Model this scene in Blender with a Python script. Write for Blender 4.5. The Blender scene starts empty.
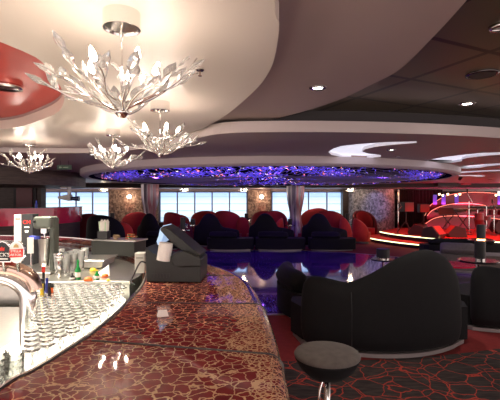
import bpy, bmesh, math, random
from mathutils import Vector, Matrix, geometry
random.seed(7)
PI = math.pi
sc = bpy.context.scene
C = sc.collection

# ---------------------------------------------------------------- camera, world, exposure
cam = bpy.data.cameras.new('camera'); camo = bpy.data.objects.new('camera', cam); C.objects.link(camo)
camo.location = (0, 0, 1.70); camo.rotation_euler = (PI/2, 0, 0)
cam.sensor_width = 36; cam.lens = 400/500*36; cam.clip_start = .05; cam.clip_end = 80
sc.camera = camo
w = bpy.data.worlds.new('world'); sc.world = w; w.use_nodes = True
w.node_tree.nodes['Background'].inputs[0].default_value = (.80, .66, .62, 1)
w.node_tree.nodes['Background'].inputs[1].default_value = 1.5
sc.view_settings.view_transform = 'Standard'; sc.view_settings.look = 'None'
sc.view_settings.exposure = 0.95; sc.view_settings.gamma = 1; sc.view_settings.use_curve_mapping = False

CHAND_W = 16.0      # each chandelier
def lamp(name, kind, loc, power, color, size=.1, rot=None, spot=None, parent=None, sy=None, blend=.6):
    l = bpy.data.lights.new(name, kind); l.energy = power; l.color = color
    if kind == 'AREA':
        l.size = size
        if sy: l.shape = 'RECTANGLE'; l.size_y = sy
    elif kind != 'SUN': l.shadow_soft_size = size
    if kind == 'SPOT': l.spot_size = spot or 1.2; l.spot_blend = blend
    o = bpy.data.objects.new(name, l); C.objects.link(o); o.location = loc
    if rot is not None: o.rotation_euler = rot
    if parent: o.parent = parent
    return o
def aim(o, tgt):
    o.rotation_euler = (Vector(tgt)-o.location).to_track_quat('-Z', 'Y').to_euler(); return o
# violet LEDs of the ceiling dome over the dance floor
for lx, ly in ((.5, 8.4), (-2.4, 10.2), (3.4, 10.2), (.5, 11.6), (-2.2, 13.6), (3.2, 13.6), (.5, 15.2)):
    lamp('dome_led_light', 'SPOT', (lx, ly, 2.33), 22, (.26, .08, 1), .03, (0, 0, 0), spot=2.7)

# ---------------------------------------------------------------- helpers
def U(px, py, z):
    """point of the plane at height z (camera model worked out from the photograph)"""
    Y = 400*(1.70-z)/(py-200.0)
    return ((px-250)/400*Y, Y)
def UP(pts, z): return [U(x, y, z) for x, y in pts]
def smooth(pts, n=6, closed=False):
    out = []; N = len(pts); P = [Vector((*p, 0)) if len(p) == 2 else Vector(p) for p in pts]
    rng = range(N if closed else N-1)
    for i in rng:
        if closed: a, b, c, d = P[(i-1) % N], P[i], P[(i+1) % N], P[(i+2) % N]
        else: a, b, c, d = P[max(i-1, 0)], P[i], P[i+1], P[min(i+2, N-1)]
        for k in range(n):
            t = k/n
            out.append(.5*((2*b)+(-a+c)*t+(2*a-5*b+4*c-d)*t*t+(-a+3*b-3*c+d)*t**3))
    if not closed: out.append(P[-1])
    return [tuple(v) if len(pts[0]) == 3 else (v.x, v.y) for v in out]
def setp(o, label=None, cat=None, group=None, kind=None):
    if label: o['label'] = label
    if cat: o['category'] = cat
    if group: o['group'] = group
    if kind: o['kind'] = kind
    return o
def obj(name, bm, m, parent=None, loc=None, rot=None, sm=False, bevel=0, sub=0):
    bmesh.ops.recalc_face_normals(bm, faces=bm.faces[:])
    me = bpy.data.meshes.new(name); bm.to_mesh(me); bm.free()
    if sm:
        for p in me.polygons: p.use_smooth = True
    me.materials.append(m)
    o = bpy.data.objects.new(name, me); C.objects.link(o)
    if parent: o.parent = parent
    if loc: o.location = loc
    if rot: o.rotation_euler = rot
    if bevel:
        b = o.modifiers.new('b', 'BEVEL'); b.width = bevel; b.segments = 3; b.limit_method = 'ANGLE'; b.angle_limit = .7
    if sub:
        s = o.modifiers.new('s', 'SUBSURF'); s.levels = sub; s.render_levels = sub
    return o
def thing(name, label, cat, loc=(0, 0, 0), rz=0, group=None):
    o = bpy.data.objects.new(name, None); C.objects.link(o); o.location = loc; o.rotation_euler = (0, 0, rz)
    return setp(o, label, cat, group)
def tree(o, parent=None):
    c = o.copy(); C.objects.link(c)
    if parent: c.parent = parent
    for ch in list(o.children): tree(ch, c)
    return c
def dup(root, loc, rz, label, group=None):
    r = tree(root); r.location = loc; r.rotation_euler = (0, 0, rz); r['label'] = label
    if group: r['group'] = group
    return r
def struct(name, bm, m, **k): return setp(obj(name, bm, m, **k), kind='structure')
def NB(): return bmesh.new()
def box(bm, c, s, rot=None):
    M = Matrix.Translation(c)
    if rot: M = M @ (rot if isinstance(rot, Matrix) else Matrix.Rotation(rot, 4, 'Z'))
    bmesh.ops.create_cube(bm, size=1, matrix=M @ Matrix.Diagonal((*s, 1))); return bm
def lathe(bm, prof, n=24, c=(0, 0, 0), M=None, sx=1):
    """prof: list of (r, z)"""
    rings = []
    for r, z in prof:
        if r < 1e-5: rings.append([bm.verts.new((c[0], c[1], c[2]+z))])
        else: rings.append([bm.verts.new((c[0]+r*sx*math.cos(2*PI*k/n), c[1]+r*math.sin(2*PI*k/n), c[2]+z)) for k in range(n)])
    new = [v for r in rings for v in r]
    for a, b in zip(rings, rings[1:]):
        for k in range(n):
            if len(a) == 1 and len(b) > 1: bm.faces.new((a[0], b[k], b[(k+1) % n]))
            elif len(b) == 1 and len(a) > 1: bm.faces.new((a[k], a[(k+1) % n], b[0]))
            elif len(a) > 1: bm.faces.new((a[k], a[(k+1) % n], b[(k+1) % n], b[k]))
    if M: bmesh.ops.transform(bm, matrix=M, verts=new)
    return bm
def cyl(bm, c, r, h, n=20, M=None):  # base at c
    return lathe(bm, [(0, 0), (r, 0), (r, h), (0, h)], n, c, M)
def tube(bm, pts, r, n=8, r2=None):
    P = [Vector(p) for p in pts]; prev = None; rings = []
    for i, p in enumerate(P):
        d = (P[min(i+1, len(P)-1)]-P[max(i-1, 0)]).normalized()
        u = prev if prev else (Vector((0, 0, 1)) if abs(d.z) < .9 else Vector((1, 0, 0)))
        u = (u-d*u.dot(d)).normalized(); v = d.cross(u); prev = u
        rr = r if r2 is None else r+(r2-r)*i/(len(P)-1)
        rings.append([bm.verts.new(p+(u*math.cos(2*PI*k/n)+v*math.sin(2*PI*k/n))*rr) for k in range(n)])
    for a, b in zip(rings, rings[1:]):
        for k in range(n): bm.faces.new((a[k], a[(k+1) % n], b[(k+1) % n], b[k]))
    bm.faces.new(rings[0][::-1]); bm.faces.new(rings[-1]); return bm
def prism(bm, poly, z0, z1, holes=(), vertical=None):
    """extruded polygon with holes; vertical=(y0,y1) lays it in the XZ plane"""
    loops = [[Vector((x, y, 0)) for x, y in poly]]+[[Vector((x, y, 0)) for x, y in h] for h in holes]
    if holes:
        tb = bmesh.new(); k0 = 0
        for l in loops:
            vs = [tb.verts.new(v) for v in l]
            for k in range(len(vs)): tb.edges.new((vs[k], vs[(k+1) % len(vs)]))
        tb.verts.index_update(); bmesh.ops.triangle_fill(tb, use_beauty=True, edges=tb.edges[:], normal=(0, 0, 1))
        tris = [[v.index for v in f.verts] for f in tb.faces]; tb.free()
    else: tris = geometry.tessellate_polygon(loops)
    flat = [v for l in loops for v in l]
    if vertical: f = lambda v, k: (v.x, vertical[k], v.y)
    else: f = lambda v, k: (v.x, v.y, (z0, z1)[k])
    A = [bm.verts.new(f(v, 0)) for v in flat]; B = [bm.verts.new(f(v, 1)) for v in flat]
    for t in tris:
        try: bm.faces.new([A[i] for i in t]); bm.faces.new([B[i] for i in t][::-1])
        except ValueError: pass
    i = 0
    for l in loops:
        n = len(l)
        for k in range(n):
            a, b = i+k, i+(k+1) % n
            bm.faces.new((A[a], A[b], B[b], B[a]))
        i += n
    return bm
def circ(cx, cy, rx, ry=None, n=96, a0=0, a1=2*PI):
    ry = ry or rx; full = abs(a1-a0-2*PI) < 1e-6
    return [(cx+rx*math.cos(a0+(a1-a0)*k/(n if full else n-1)), cy+ry*math.sin(a0+(a1-a0)*k/(n if full else n-1))) for k in range(n)]
def strip(bm, path, prof):
    """sweep profile [(off, z)] along a plan path; off>0 = left of travel"""
    rows = []; N = len(path)
    for i, (x, y) in enumerate(path):
        a = Vector(path[max(i-1, 0)]); b = Vector(path[min(i+1, N-1)]); d = (b-a).normalized(); nrm = Vector((-d.y, d.x))
        rows.append([bm.verts.new((x+nrm.x*o, y+nrm.y*o, z)) for o, z in prof])
    m = len(prof)
    for a, b in zip(rows, rows[1:]):
        for k in range(m): bm.faces.new((a[k], a[(k+1) % m], b[(k+1) % m], b[k]))
    bm.faces.new(rows[0]); bm.faces.new(rows[-1][::-1]); return bm

# ---------------------------------------------------------------- materials
def mat(name, col, rough=.5, metal=0, emit=0, ecol=None, coat=0, trans=0, ior=1.45, spec=.5, noise=0, nscale=8, sheen=0):
    m = bpy.data.materials.new(name); m.use_nodes = True; nt = m.node_tree; b = nt.nodes['Principled BSDF']
    I = b.inputs
    I['Base Color'].default_value = (*col, 1); I['Roughness'].default_value = rough; I['Metallic'].default_value = metal
    I['Coat Weight'].default_value = coat; I['Coat Roughness'].default_value = .03
    I['Transmission Weight'].default_value = trans; I['IOR'].default_value = ior
    I['Specular IOR Level'].default_value = spec; I['Sheen Weight'].default_value = sheen
    if emit: I['Emission Color'].default_value = (*(ecol or col), 1); I['Emission Strength'].default_value = emit
    if noise:
        n = nt.nodes.new('ShaderNodeTexNoise'); n.inputs['Scale'].default_value = nscale; n.inputs['Detail'].default_value = 6
        t = nt.nodes.new('ShaderNodeTexCoord'); nt.links.new(t.outputs['Object'], n.inputs['Vector'])
        r = nt.nodes.new('ShaderNodeMix'); r.data_type = 'RGBA'
        r.inputs['A'].default_value = (*[c*(1-noise) for c in col], 1); r.inputs['B'].default_value = (*[min(1, c*(1+noise)) for c in col], 1)
        nt.links.new(n.outputs['Fac'], r.inputs['Factor']); nt.links.new(r.outputs['Result'], I['Base Color'])
    return m
class NT:
    def __init__(s, m): s.m = m; s.t = m.node_tree; s.b = s.t.nodes['Principled BSDF']; s.tc = s.t.nodes.new('ShaderNodeTexCoord').outputs['Object']
    def n(s, typ, **k):
        x = s.t.nodes.new(typ)
        for a, v in k.items(): setattr(x, a, v)
        return x
    def l(s, a, b): s.t.links.new(a, b)
    def map(s, scale=(1, 1, 1), rot=(0, 0, 0)):
        x = s.n('ShaderNodeMapping'); x.inputs['Scale'].default_value = scale; x.inputs['Rotation'].default_value = rot; s.l(s.tc, x.inputs['Vector']); return x.outputs[0]
    def ramp(s, fac, stops):
        r = s.n('ShaderNodeValToRGB'); e = r.color_ramp.elements
        while len(e) < len(stops): e.new(.5)
        for i, (p, c) in enumerate(stops): e[i].position = p; e[i].color = (*c, 1) if len(c) == 3 else c
        s.l(fac, r.inputs[0]); return r.outputs[0]
    def edge(s, vec, scale, rnd=1, warp=0):
        if warp:
            no = s.n('ShaderNodeTexNoise'); no.inputs['Scale'].default_value = scale*1.3; no.inputs['Detail'].default_value = 3; s.l(vec, no.inputs['Vector'])
            ma = s.n('ShaderNodeVectorMath', operation='SCALE'); ma.inputs['Scale'].default_value = warp; s.l(no.outputs['Color'], ma.inputs[0])
            ad = s.n('ShaderNodeVectorMath', operation='ADD'); s.l(vec, ad.inputs[0]); s.l(ma.outputs[0], ad.inputs[1]); vec = ad.outputs[0]
        v = s.n('ShaderNodeTexVoronoi', feature='DISTANCE_TO_EDGE'); v.inputs['Scale'].default_value = scale; v.inputs['Randomness'].default_value = rnd
        s.l(vec, v.inputs['Vector']); return v.outputs['Distance']
    def mix(s, f, a, b):
        r = s.n('ShaderNodeMix', data_type='RGBA')
        for sock, v in (('Factor', f), ('A', a), ('B', b)):
            if isinstance(v, (tuple, float, int)): r.inputs[sock].default_value = (*v, 1) if isinstance(v, tuple) else v
            else: s.l(v, r.inputs[sock])
        return r.outputs['Result']
    def math(s, op, a, b=0.0):
        r = s.n('ShaderNodeMath', operation=op)
        for i, v in enumerate((a, b)):
            if isinstance(v, (float, int)): r.inputs[i].default_value = v
            else: s.l(v, r.inputs[i])
        return r.outputs[0]
    def bump(s, h, st=.3, d=.01):
        b = s.n('ShaderNodeBump'); b.inputs['Strength'].default_value = st; b.inputs['Distance'].default_value = d; s.l(h, b.inputs['Height']); s.l(b.outputs[0], s.b.inputs['Normal'])

M_cream = mat('cream_ceiling_paint', (.64, .56, .495), .38, noise=.05, nscale=1.5)
M_mauve = mat('mauve_ceiling_paint', (.37, .28, .26), .42, noise=.06, nscale=1.2)
M_band = mat('pale_fascia_paint', (.55, .47, .46), .5, noise=.04)
M_red_ceiling = mat('red_lacquer_ceiling', (.46, .05, .04), .35, noise=.06, nscale=2)
M_chrome = mat('chrome', (.78, .76, .74), .12, 1)
M_darkchrome = mat('dark_chrome', (.22, .2, .2), .2, 1)
M_joint = mat('gunmetal', (.07, .065, .065), .3, .7)
M_steel = mat('brushed_steel', (.62, .61, .57), .3, 1, noise=.12, nscale=30)
M_black = mat('black_plastic', (.02, .02, .022), .4)
M_dark = mat('dark_paint', (.03, .025, .027), .6)
M_white = mat('white_plastic', (.8, .78, .74), .5)
M_blackvelvet = mat('black_velvet', (.006, .0058, .0072), .78, spec=.3, noise=.3, nscale=14, sheen=.02)
M_greyvelvet = mat('grey_velvet', (.12, .105, .095), .9, noise=.4, nscale=22, sheen=.1)
M_redvelvet = mat('red_velvet', (.36, .014, .018), .8, noise=.2, nscale=14, sheen=.08)
M_orangered = mat('scarlet_velvet', (.66, .045, .022), .8, noise=.15, nscale=14, sheen=.2)
M_maroon = mat('maroon_velvet', (.16, .012, .022), .8, noise=.2, nscale=14, sheen=.08)
M_plinth = mat('pale_metal_plinth', (.30, .27, .27), .4, .4)
M_crystal = mat('crystal', (.97, .96, .93), .05, trans=.75, ior=1.5, noise=.03)
M_bulb = mat('glowing_bulb', (1, .85, .62), .4, emit=82, ecol=(1, .84, .70))
M_bulb2 = mat('small_glowing_bulb', (1, .85, .62), .4, emit=14, ecol=(1, .80, .55))
M_glass = mat('clear_glass', (.98, .98, .96), .02, trans=.92, ior=1.4)
M_rim = mat('glass_base', (.97, .98, .96), .02, trans=.88, ior=1.5)
M_paper = mat('white_paper', (.85, .83, .78), .7)
M_case = mat('dark_grey_case', (.022, .024, .022), .45, noise=.1)
M_redgloss = mat('crimson_gloss_panel', (.62, .015, .07), .18, coat=.6, noise=.08, nscale=2)
M_lacq = mat('black_lacquer', (.015, .014, .02), .12)
M_candle = mat('candle_glow', (1, .45, .12), .5, emit=9, ecol=(1, .40, .12))
M_led_y = mat('pale_yellow_led_strip', (1, .95, .6), .5, emit=1.5, ecol=(.95, 1, .5))
M_led_p = mat('pink_led_strip', (1, .3, .5), .5, emit=5, ecol=(1, .22, .34))
M_led_o = mat('amber_led_strip', (1, .5, .3), .5, emit=.5, ecol=(1, .38, .25))
M_downglow = mat('downlight_lens', (1, .95, .85), .5, emit=14, ecol=(1, .93, .82))
M_ring = mat('downlight_ring', (.45, .43, .42), .25, .9)
M_cove = mat('white_cove_paint', (.93, .93, .95), .6)
M_navy = mat('blue_black_dome_panel', (.010, .008, .028), 1, spec=0, noise=.4)
M_bead_v = mat('violet_led', (.2, .1, 1), .5, emit=1.0, ecol=(.16, .08, .9))
M_bead_b = mat('blue_led', (.1, .15, 1), .5, emit=.35, ecol=(.12, .06, .75))
M_bead_r = mat('rose_led', (1, .2, .3), .5, emit=1.8, ecol=(.95, .22, .3))
M_bead_w = mat('pale_led', (1, .8, .8), .5, emit=2.0, ecol=(.8, .7, 1))
M_wire = mat('fine_wire', (.34, .28, .42), .5, .2)
M_curtain = mat('black_curtain', (.022, .012, .014), .9, noise=.3)
M_shell = mat('crimson_shell_panel', (.085, .004, .010), .35, noise=.2, nscale=3)
M_stage_carpet = mat('scarlet_stage_carpet', (.52, .026, .02), .9, noise=.25, nscale=20)
M_blue = mat('blue_foil', (.03, .05, .35), .4)
M_green = mat('green_glass', (.01, .30, .06), .12, trans=.3)
M_orange = mat('orange_peel', (.85, .16, .03), .5)
M_yellow = mat('lemon_yellow', (.85, .65, .04), .5)
M_redp = mat('red_label', (.70, .03, .02), .45)
M_brownpaper = mat('kraft_paper', (.55, .40, .24), .8, noise=.15)
M_copper = mat('copper_tinted_chrome', (.50, .36, .30), .16, 1)
M_led_bar = mat('warm_white_led_strip', (1, .97, .85), .5, emit=9, ecol=(1, .93, .72))
M_backlight = mat('added_shelf_glow', (1, .97, .88), .4, emit=1.15, ecol=(1, .93, .76))
M_exit = mat('unlit_green_sign', (.03, .07, .045), .4)
M_signmark = mat('pale_green_mark', (.4, .55, .4), .5)

def wood(name, a, b, rough=.45, sc_=(1.5, 1.5, 18)):
    m = mat(name, a, rough); t = NT(m)
    n = t.n('ShaderNodeTexNoise'); n.inputs['Scale'].default_value = 2.5; n.inputs['Detail'].default_value = 8; t.l(t.map(sc_), n.inputs['Vector'])
    t.l(t.ramp(n.outputs['Fac'], [(.3, a), (.7, b)]), t.b.inputs['Base Color']); return m
M_wood = wood('dark_grain_wood', (.028, .017, .015), (.075, .048, .042))
M_wood2 = wood('brown_soffit_wood', (.05, .03, .026), (.12, .08, .065))

# black ceiling tiles with grooves
M_tile = mat('black_metal_tile', (.115, .095, .060), .28, .35); t = NT(M_tile)
ca, sa = math.cos(.447), math.sin(.447)
sep = t.n('ShaderNodeSeparateXYZ'); t.l(t.map(rot=(0, 0, -.44)), sep.inputs[0])
def groove(o, off, sp_):
    f = t.math('FRACT', t.math('ADD', t.math('MULTIPLY', o, 1/sp_), off)); return t.math('MINIMUM', f, t.math('SUBTRACT', 1.0, f))
gx = groove(sep.outputs[0], .658, .79); gy = groove(sep.outputs[1], .393, .68)
g = t.math('MINIMUM', gx, gy)
gm = t.math('LESS_THAN', g, .030)
t.l(t.mix(gm, (.115, .095, .060), (.004, .004, .004)), t.b.inputs['Base Color']); 

# bar top: dark red lacquer with gold crackle
def crackle(name, fine):
    m = mat(name, (.2, .02, .02), .035 if not fine else .15, coat=0 if not fine else .6); t = NT(m)
    e1 = t.edge(t.tc, 21, 1, .03); l1 = t.math('LESS_THAN', e1, .038)
    e2 = t.edge(t.tc, 55, 1, .01); l2 = t.math('LESS_THAN', e2, .10)
    n = t.n('ShaderNodeTexNoise'); n.inputs['Scale'].default_value = 2.6; n.inputs['Detail'].default_value = 3; t.l(t.tc, n.inputs['Vector'])
    s = t.n('ShaderNodeSeparateXYZ'); t.l(t.tc, s.inputs[0])
    if fine: f = t.math('ADD', 1.0, 0.0)
    else:
        a = t.math('ADD', t.math('MULTIPLY', s.outputs[0], 1.1), t.math('MULTIPLY', s.outputs[1], .20))
        f = t.math('GREATER_THAN', t.math('ADD', a, t.math('MULTIPLY', n.outputs['Fac'], .42)), .50)
    ln = t.math('MAXIMUM', l1, t.math('MULTIPLY', l2, f))
    n2 = t.n('ShaderNodeTexNoise'); n2.inputs['Scale'].default_value = 14; t.l(t.tc, n2.inputs['Vector'])
    red = t.ramp(n2.outputs['Fac'], [(.3, (.16, .012, .017)), (.7, (.26, .026, .028))])
    t.l(t.mix(ln, red, (.68, .43, .25)), t.b.inputs['Base Color'])
    return m
M_bar = crackle('red_gold_crackle_top', False); M_mosaic = crackle('gold_mosaic_edge', True)

# carpets
M_carpet = mat('dark_patterned_carpet', (.04, .03, .03), .95); t = NT(M_carpet)
e1 = t.edge(t.tc, 4.2, 1, .10); e2 = t.edge(t.map((1, 1, 1), (0, 0, .8)), 2.1, 1, .2)
ln = t.math('MAXIMUM', t.math('LESS_THAN', e1, .016), t.math('LESS_THAN', e2, .008))
no = t.n('ShaderNodeTexNoise'); no.inputs['Scale'].default_value = 7; no.inputs['Detail'].default_value = 5; t.l(t.map((1, 4, 1)), no.inputs['Vector'])
t.l(t.mix(ln, t.ramp(no.outputs['Fac'], [(.35, (.020, .015, .016)), (.65, (.055, .040, .038))]), (.42, .045, .028)), t.b.inputs['Base Color'])
M_redcarpet = mat('plain_red_carpet', (.22, .018, .018), .95, noise=.3, nscale=16)
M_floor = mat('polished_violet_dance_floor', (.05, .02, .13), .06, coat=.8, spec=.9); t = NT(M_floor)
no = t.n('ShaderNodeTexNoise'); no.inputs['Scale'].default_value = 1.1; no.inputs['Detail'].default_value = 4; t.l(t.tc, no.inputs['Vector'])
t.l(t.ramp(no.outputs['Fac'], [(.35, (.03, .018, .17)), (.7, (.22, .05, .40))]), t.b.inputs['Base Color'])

# window blind glow: bright sea light behind sheer folded blinds
M_blind = mat('sunlit_sheer_blind', (.5, .6, .7), .8); t = NT(M_blind)
s = t.n('ShaderNodeSeparateXYZ'); t.l(t.tc, s.inputs[0])
f = t.math('FRACT', t.math('MULTIPLY', s.outputs[2], 1/.37)); ln = t.math('LESS_THAN', f, .11)
hz = t.ramp(t.math('MULTIPLY', s.outputs[2], .5), [(.27, (.40, .60, .78)), (.5, (.72, .88, .95)), (.8, (.66, .85, 1.0)), (1.0, (.36, .58, .95))])
t.l(t.mix(ln, hz, (.28, .44, .66)), t.b.inputs['Emission Color']); t.b.inputs['Emission Strength'].default_value = .68
M_frame = mat('daylit_blue_window_frame', (.35, .45, .65), .5)  # daylight put into the frame colour as a lighter blue
# ornate wall fabric
def ornate(name, a, b, c_):
    m = mat(name, a, .5); t = NT(m)
    v = t.n('ShaderNodeTexVoronoi'); v.inputs['Scale'].default_value = 6; t.l(t.map((1.4, 1.4, 1)), v.inputs['Vector'])
    n = t.n('ShaderNodeTexNoise'); n.inputs['Scale'].default_value = 4.5; n.inputs['Detail'].default_value = 8; n.inputs['Distortion'].default_value = 2.2; t.l(t.tc, n.inputs['Vector'])
    mm = t.math('MULTIPLY', t.math('ADD', t.math('MULTIPLY', v.outputs['Distance'], .35), t.math('MULTIPLY', n.outputs['Fac'], 1.3)), .72)
    t.l(t.ramp(mm, [(.35, a), (.55, b), (.75, c_)]), t.b.inputs['Base Color']); t.bump(n.outputs['Fac'], .5, .03); return m
M_ornate = ornate('ornate_bronze_wallcover', (.05, .035, .03), (.17, .12, .095), (.42, .33, .26))
M_ornate2 = ornate('ornate_silver_wallcover', (.05, .05, .055), (.20, .20, .22), (.50, .50, .54))
# pleated column cloth
M_pleat = mat('pleated_silver_cloth', (.5, .5, .55), .35, .5); t = NT(M_pleat)
n = t.n('ShaderNodeTexNoise'); n.inputs['Scale'].default_value = 5; t.l(t.map((1, 1, .04)), n.inputs['Vector'])
t.l(t.ramp(n.outputs['Fac'], [(.35, (.16, .13, .19)), (.5, (.60, .58, .62)), (.62, (.45, .16, .20)), (.75, (.45, .42, .50))]), t.b.inputs['Base Color'])

# ---------------------------------------------------------------- structure
DC = (.5, 11.95)
flr = NB(); box(flr, (0, 10, -.05), (30, 24, .1)); struct('floor', flr, M_redcarpet)
# dark patterned carpet: everything outside the plain ring around the dance floor
pc = NB(); ring = circ(DC[0], DC[1], 7.75, n=96)
prism(pc, [(-14.9, -1.9), (14.9, -1.9), (14.9, 11), (-14.9, 11)], .001, .006, )
bmesh.ops.delete(pc, geom=pc.verts[:], context='VERTS')
arc = circ(DC[0], DC[1], 7.75, n=60, a0=-PI*.93, a1=-PI*.07)
prism(pc, [(-14.9, -1.9), (14.9, -1.9), (14.9, arc[-1][1])]+arc[::-1]+[(-14.9, arc[0][1])], .001, .006)
struct('floor_patterned_carpet', pc, M_carpet)
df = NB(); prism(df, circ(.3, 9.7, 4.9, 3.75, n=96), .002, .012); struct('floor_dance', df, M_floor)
dr = NB(); prism(dr, circ(.3, 9.7, 4.96, 3.81, n=96), .002, .014, holes=[circ(.3, 9.7, 4.9, 3.75, n=96)]); struct('trim_1', dr, M_plinth)

# window wall at the back
WY = 21.0; wins = [(-10.87, -7.4), (-4.73, -.16), (1.15, 5.0)]
wb = NB(); prism(wb, [(-14, 0), (13, 0), (13, 2.8), (-14, 2.8)], 0, 0, holes=[[(a, .5), (b, .5), (b, 2.15), (a, 2.15)] for a, b in wins], vertical=(WY, WY+.2))
struct('wall_back', wb, M_wood)
for i, (a, b) in enumerate(wins):
    fr = NB(); n = round((b-a)/.9)
    for k in range(n+1): box(fr, (a+(b-a)*k/n, WY+.02, 1.325), (.07, .06, 1.65))
    box(fr, ((a+b)/2, WY+.02, .53), (b-a, .06, .06)); box(fr, ((a+b)/2, WY+.02, 2.12), (b-a, .06, .06))
    fo = struct('window_%d' % (i+1), fr, M_frame)
    bl = NB(); box(bl, ((a+b)/2, WY+.12, 1.325), (b-a, .02, 1.65)); bo = obj('blind', bl, M_blind, parent=fo)

# ceilings
b_ = NB(); box(b_, (0, 10, 2.76), (30, 24, .1)); struct('ceiling', b_, M_tile)
# upper mauve shelf
e1 = smooth([U(x, y, 2.6) for x, y in ((468, 0), (435, 36), (400, 70), (372, 85), (340, 100), (300, 113), (262, 122))], 6)
po = [(1.05, .3)]+[(1.10, .9)]+e1+[(-.9, 5.2), (-5, 6.5), (-12, 6.5), (-12, .3)]
hole_red = smooth([(-1.22, 2.15), (-1.27, 2.55), (-1.42, 3.05), (-1.72, 3.60), (-2.15, 4.05), (-2.65, 4.45), (-3.2, 4.6), (-3.9, 4.3), (-4.3, 3.5), (-4.2, 2.5), (-3.5, 1.75), (-2.5, 1.4), (-1.6, 1.55)], 5, True)
b_ = NB(); prism(b_, po, 2.605, 2.66, holes=[[(x*1.0, y) for x, y in hole_red]]); struct('ceiling_mauve_shelf', b_, M_mauve)
# cream ceiling over the bar with the recess
e2 = smooth([(.085, .6), U(275, 0, 2.5), U(279, 30, 2.5), U(270, 70, 2.5), U(250, 95, 2.5), U(220, 119, 2.5), U(190, 133, 2.5), U(150, 143, 2.5), U(110, 147.5, 2.5), U(60, 148, 2.5), U(0, 147, 2.5)], 6)
po = [(.0, .0)]+e2+[(-6.5, 5.2), (-6.5, 0)]
b_ = NB(); prism(b_, po, 2.5, 2.6, holes=[hole_red]); struct('ceiling_cream', b_, M_cream)
b_ = NB(); prism(b_, smooth([(-1.0, 2), (-1.3, 3.3), (-2, 4.3), (-3.2, 4.9), (-4.6, 4), (-4.6, 2), (-3, 1.0), (-1.6, 1.2)], 4, True), 2.63, 2.70); struct('ceiling_red_recess', b_, M_red_ceiling)
# lower mauve ceiling around the dome
fr_arc = [(DC[0]+7.54*math.sin(a), DC[1]-7.54*math.cos(a)) for a in [math.radians(d) for d in range(-2, 62, 2)]]
left_e = smooth([fr_arc[0], U(222, 133.5, 2.45), U(190, 140, 2.45), U(150, 147.5, 2.45), U(110, 152, 2.45), U(60, 153, 2.45), U(0, 152, 2.45)], 5)
outline = [(14.8, fr_arc[-1][1]-1.2)]+fr_arc[::-1]+left_e[1:]+[(-14.8, left_e[-1][1]+.6), (-14.8, 21), (14.8, 21)]
dome_hole = circ(DC[0], DC[1], 4.98, n=96)
def crescent(rot):
    px = [(328, 152), (333.5, 148.5), (341.6, 146), (359.6, 144), (388, 142), (417, 141.3), (417, 143.0), (392, 145), (375, 147), (365, 149.5), (362.5, 151.7), (368, 153.5), (381, 155), (381, 157), (363, 159), (341.6, 157.3), (331, 155)]
    out = []
    for x, y in px:
        X, Y = U(x, y, 2.45); X -= DC[0]; Y -= DC[1]; c, s = math.cos(rot), math.sin(rot); out.append((DC[0]+X*c-Y*s, DC[1]+X*s+Y*c))
    return out
cres = [crescent(math.radians(a)) for a in (0, 23, 43.5, 64, 84)]
b_ = NB(); prism(b_, outline, 2.45, 2.50, holes=[dome_hole]+cres); lower = struct('ceiling_mauve_lower', b_, M_mauve)
b_ = NB(); strip(b_, [(x, y) for x, y in fr_arc], [(.0, 2.449), (.012, 2.449), (.012, 2.565), (0, 2.565)][::-1])
# fascia band just outside the lower ceiling's front edge
bmesh.ops.delete(b_, geom=b_.verts[:], context='VERTS')
full = fr_arc[::-1]+left_e[1:]
strip(b_, full, [(.0, 2.447), (.02, 2.447), (.02, 2.57), (0, 2.57)]); struct('trim_2', b_, M_band)
b_ = NB(); strip(b_, full, [(-.15, 2.50), (-.10, 2.50), (-.10, 2.72), (-.15, 2.72)]); struct('trim_3', b_, M_dark)
for i, cr in enumerate(cres):
    cen = Vector((sum(p[0] for p in cr)/len(cr), sum(p[1] for p in cr)/len(cr)))
    b_ = NB(); bigger = [tuple(cen+(Vector(p)-cen)*1.02) for p in cr]
    prism(b_, bigger, 2.501, 2.508); 
    cv = thing('cove_light', ('crescent cove light in mauve ceiling, %s' % ('foremost and most complete', 'second from the front, above the stage steps', 'third from the front, near the photo edge', 'fourth from the front, thin sliver over the stage', 'fifth and farthest, a thin line over the stage')[i]), 'ceiling light', (0, 0, 0), 0, 'crescent lights round the dome')
    obj('reflector', b_, mat('lit_cove_panel', (.9, .9, 1), .6, emit=.44, ecol=(.88, .88, 1)), cv)
    b_ = NB(); P = cr+[cr[0]]
    for a, c in zip(P, P[1:]):
        d = Vector(c)-Vector(a)
        if d.length > .02: box(b_, ((a[0]+c[0])/2, (a[1]+c[1])/2, 2.476), (d.length, .012, .046), math.atan2(d.y, d.x))
    obj('rim', b_, M_cove, cv)

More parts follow.
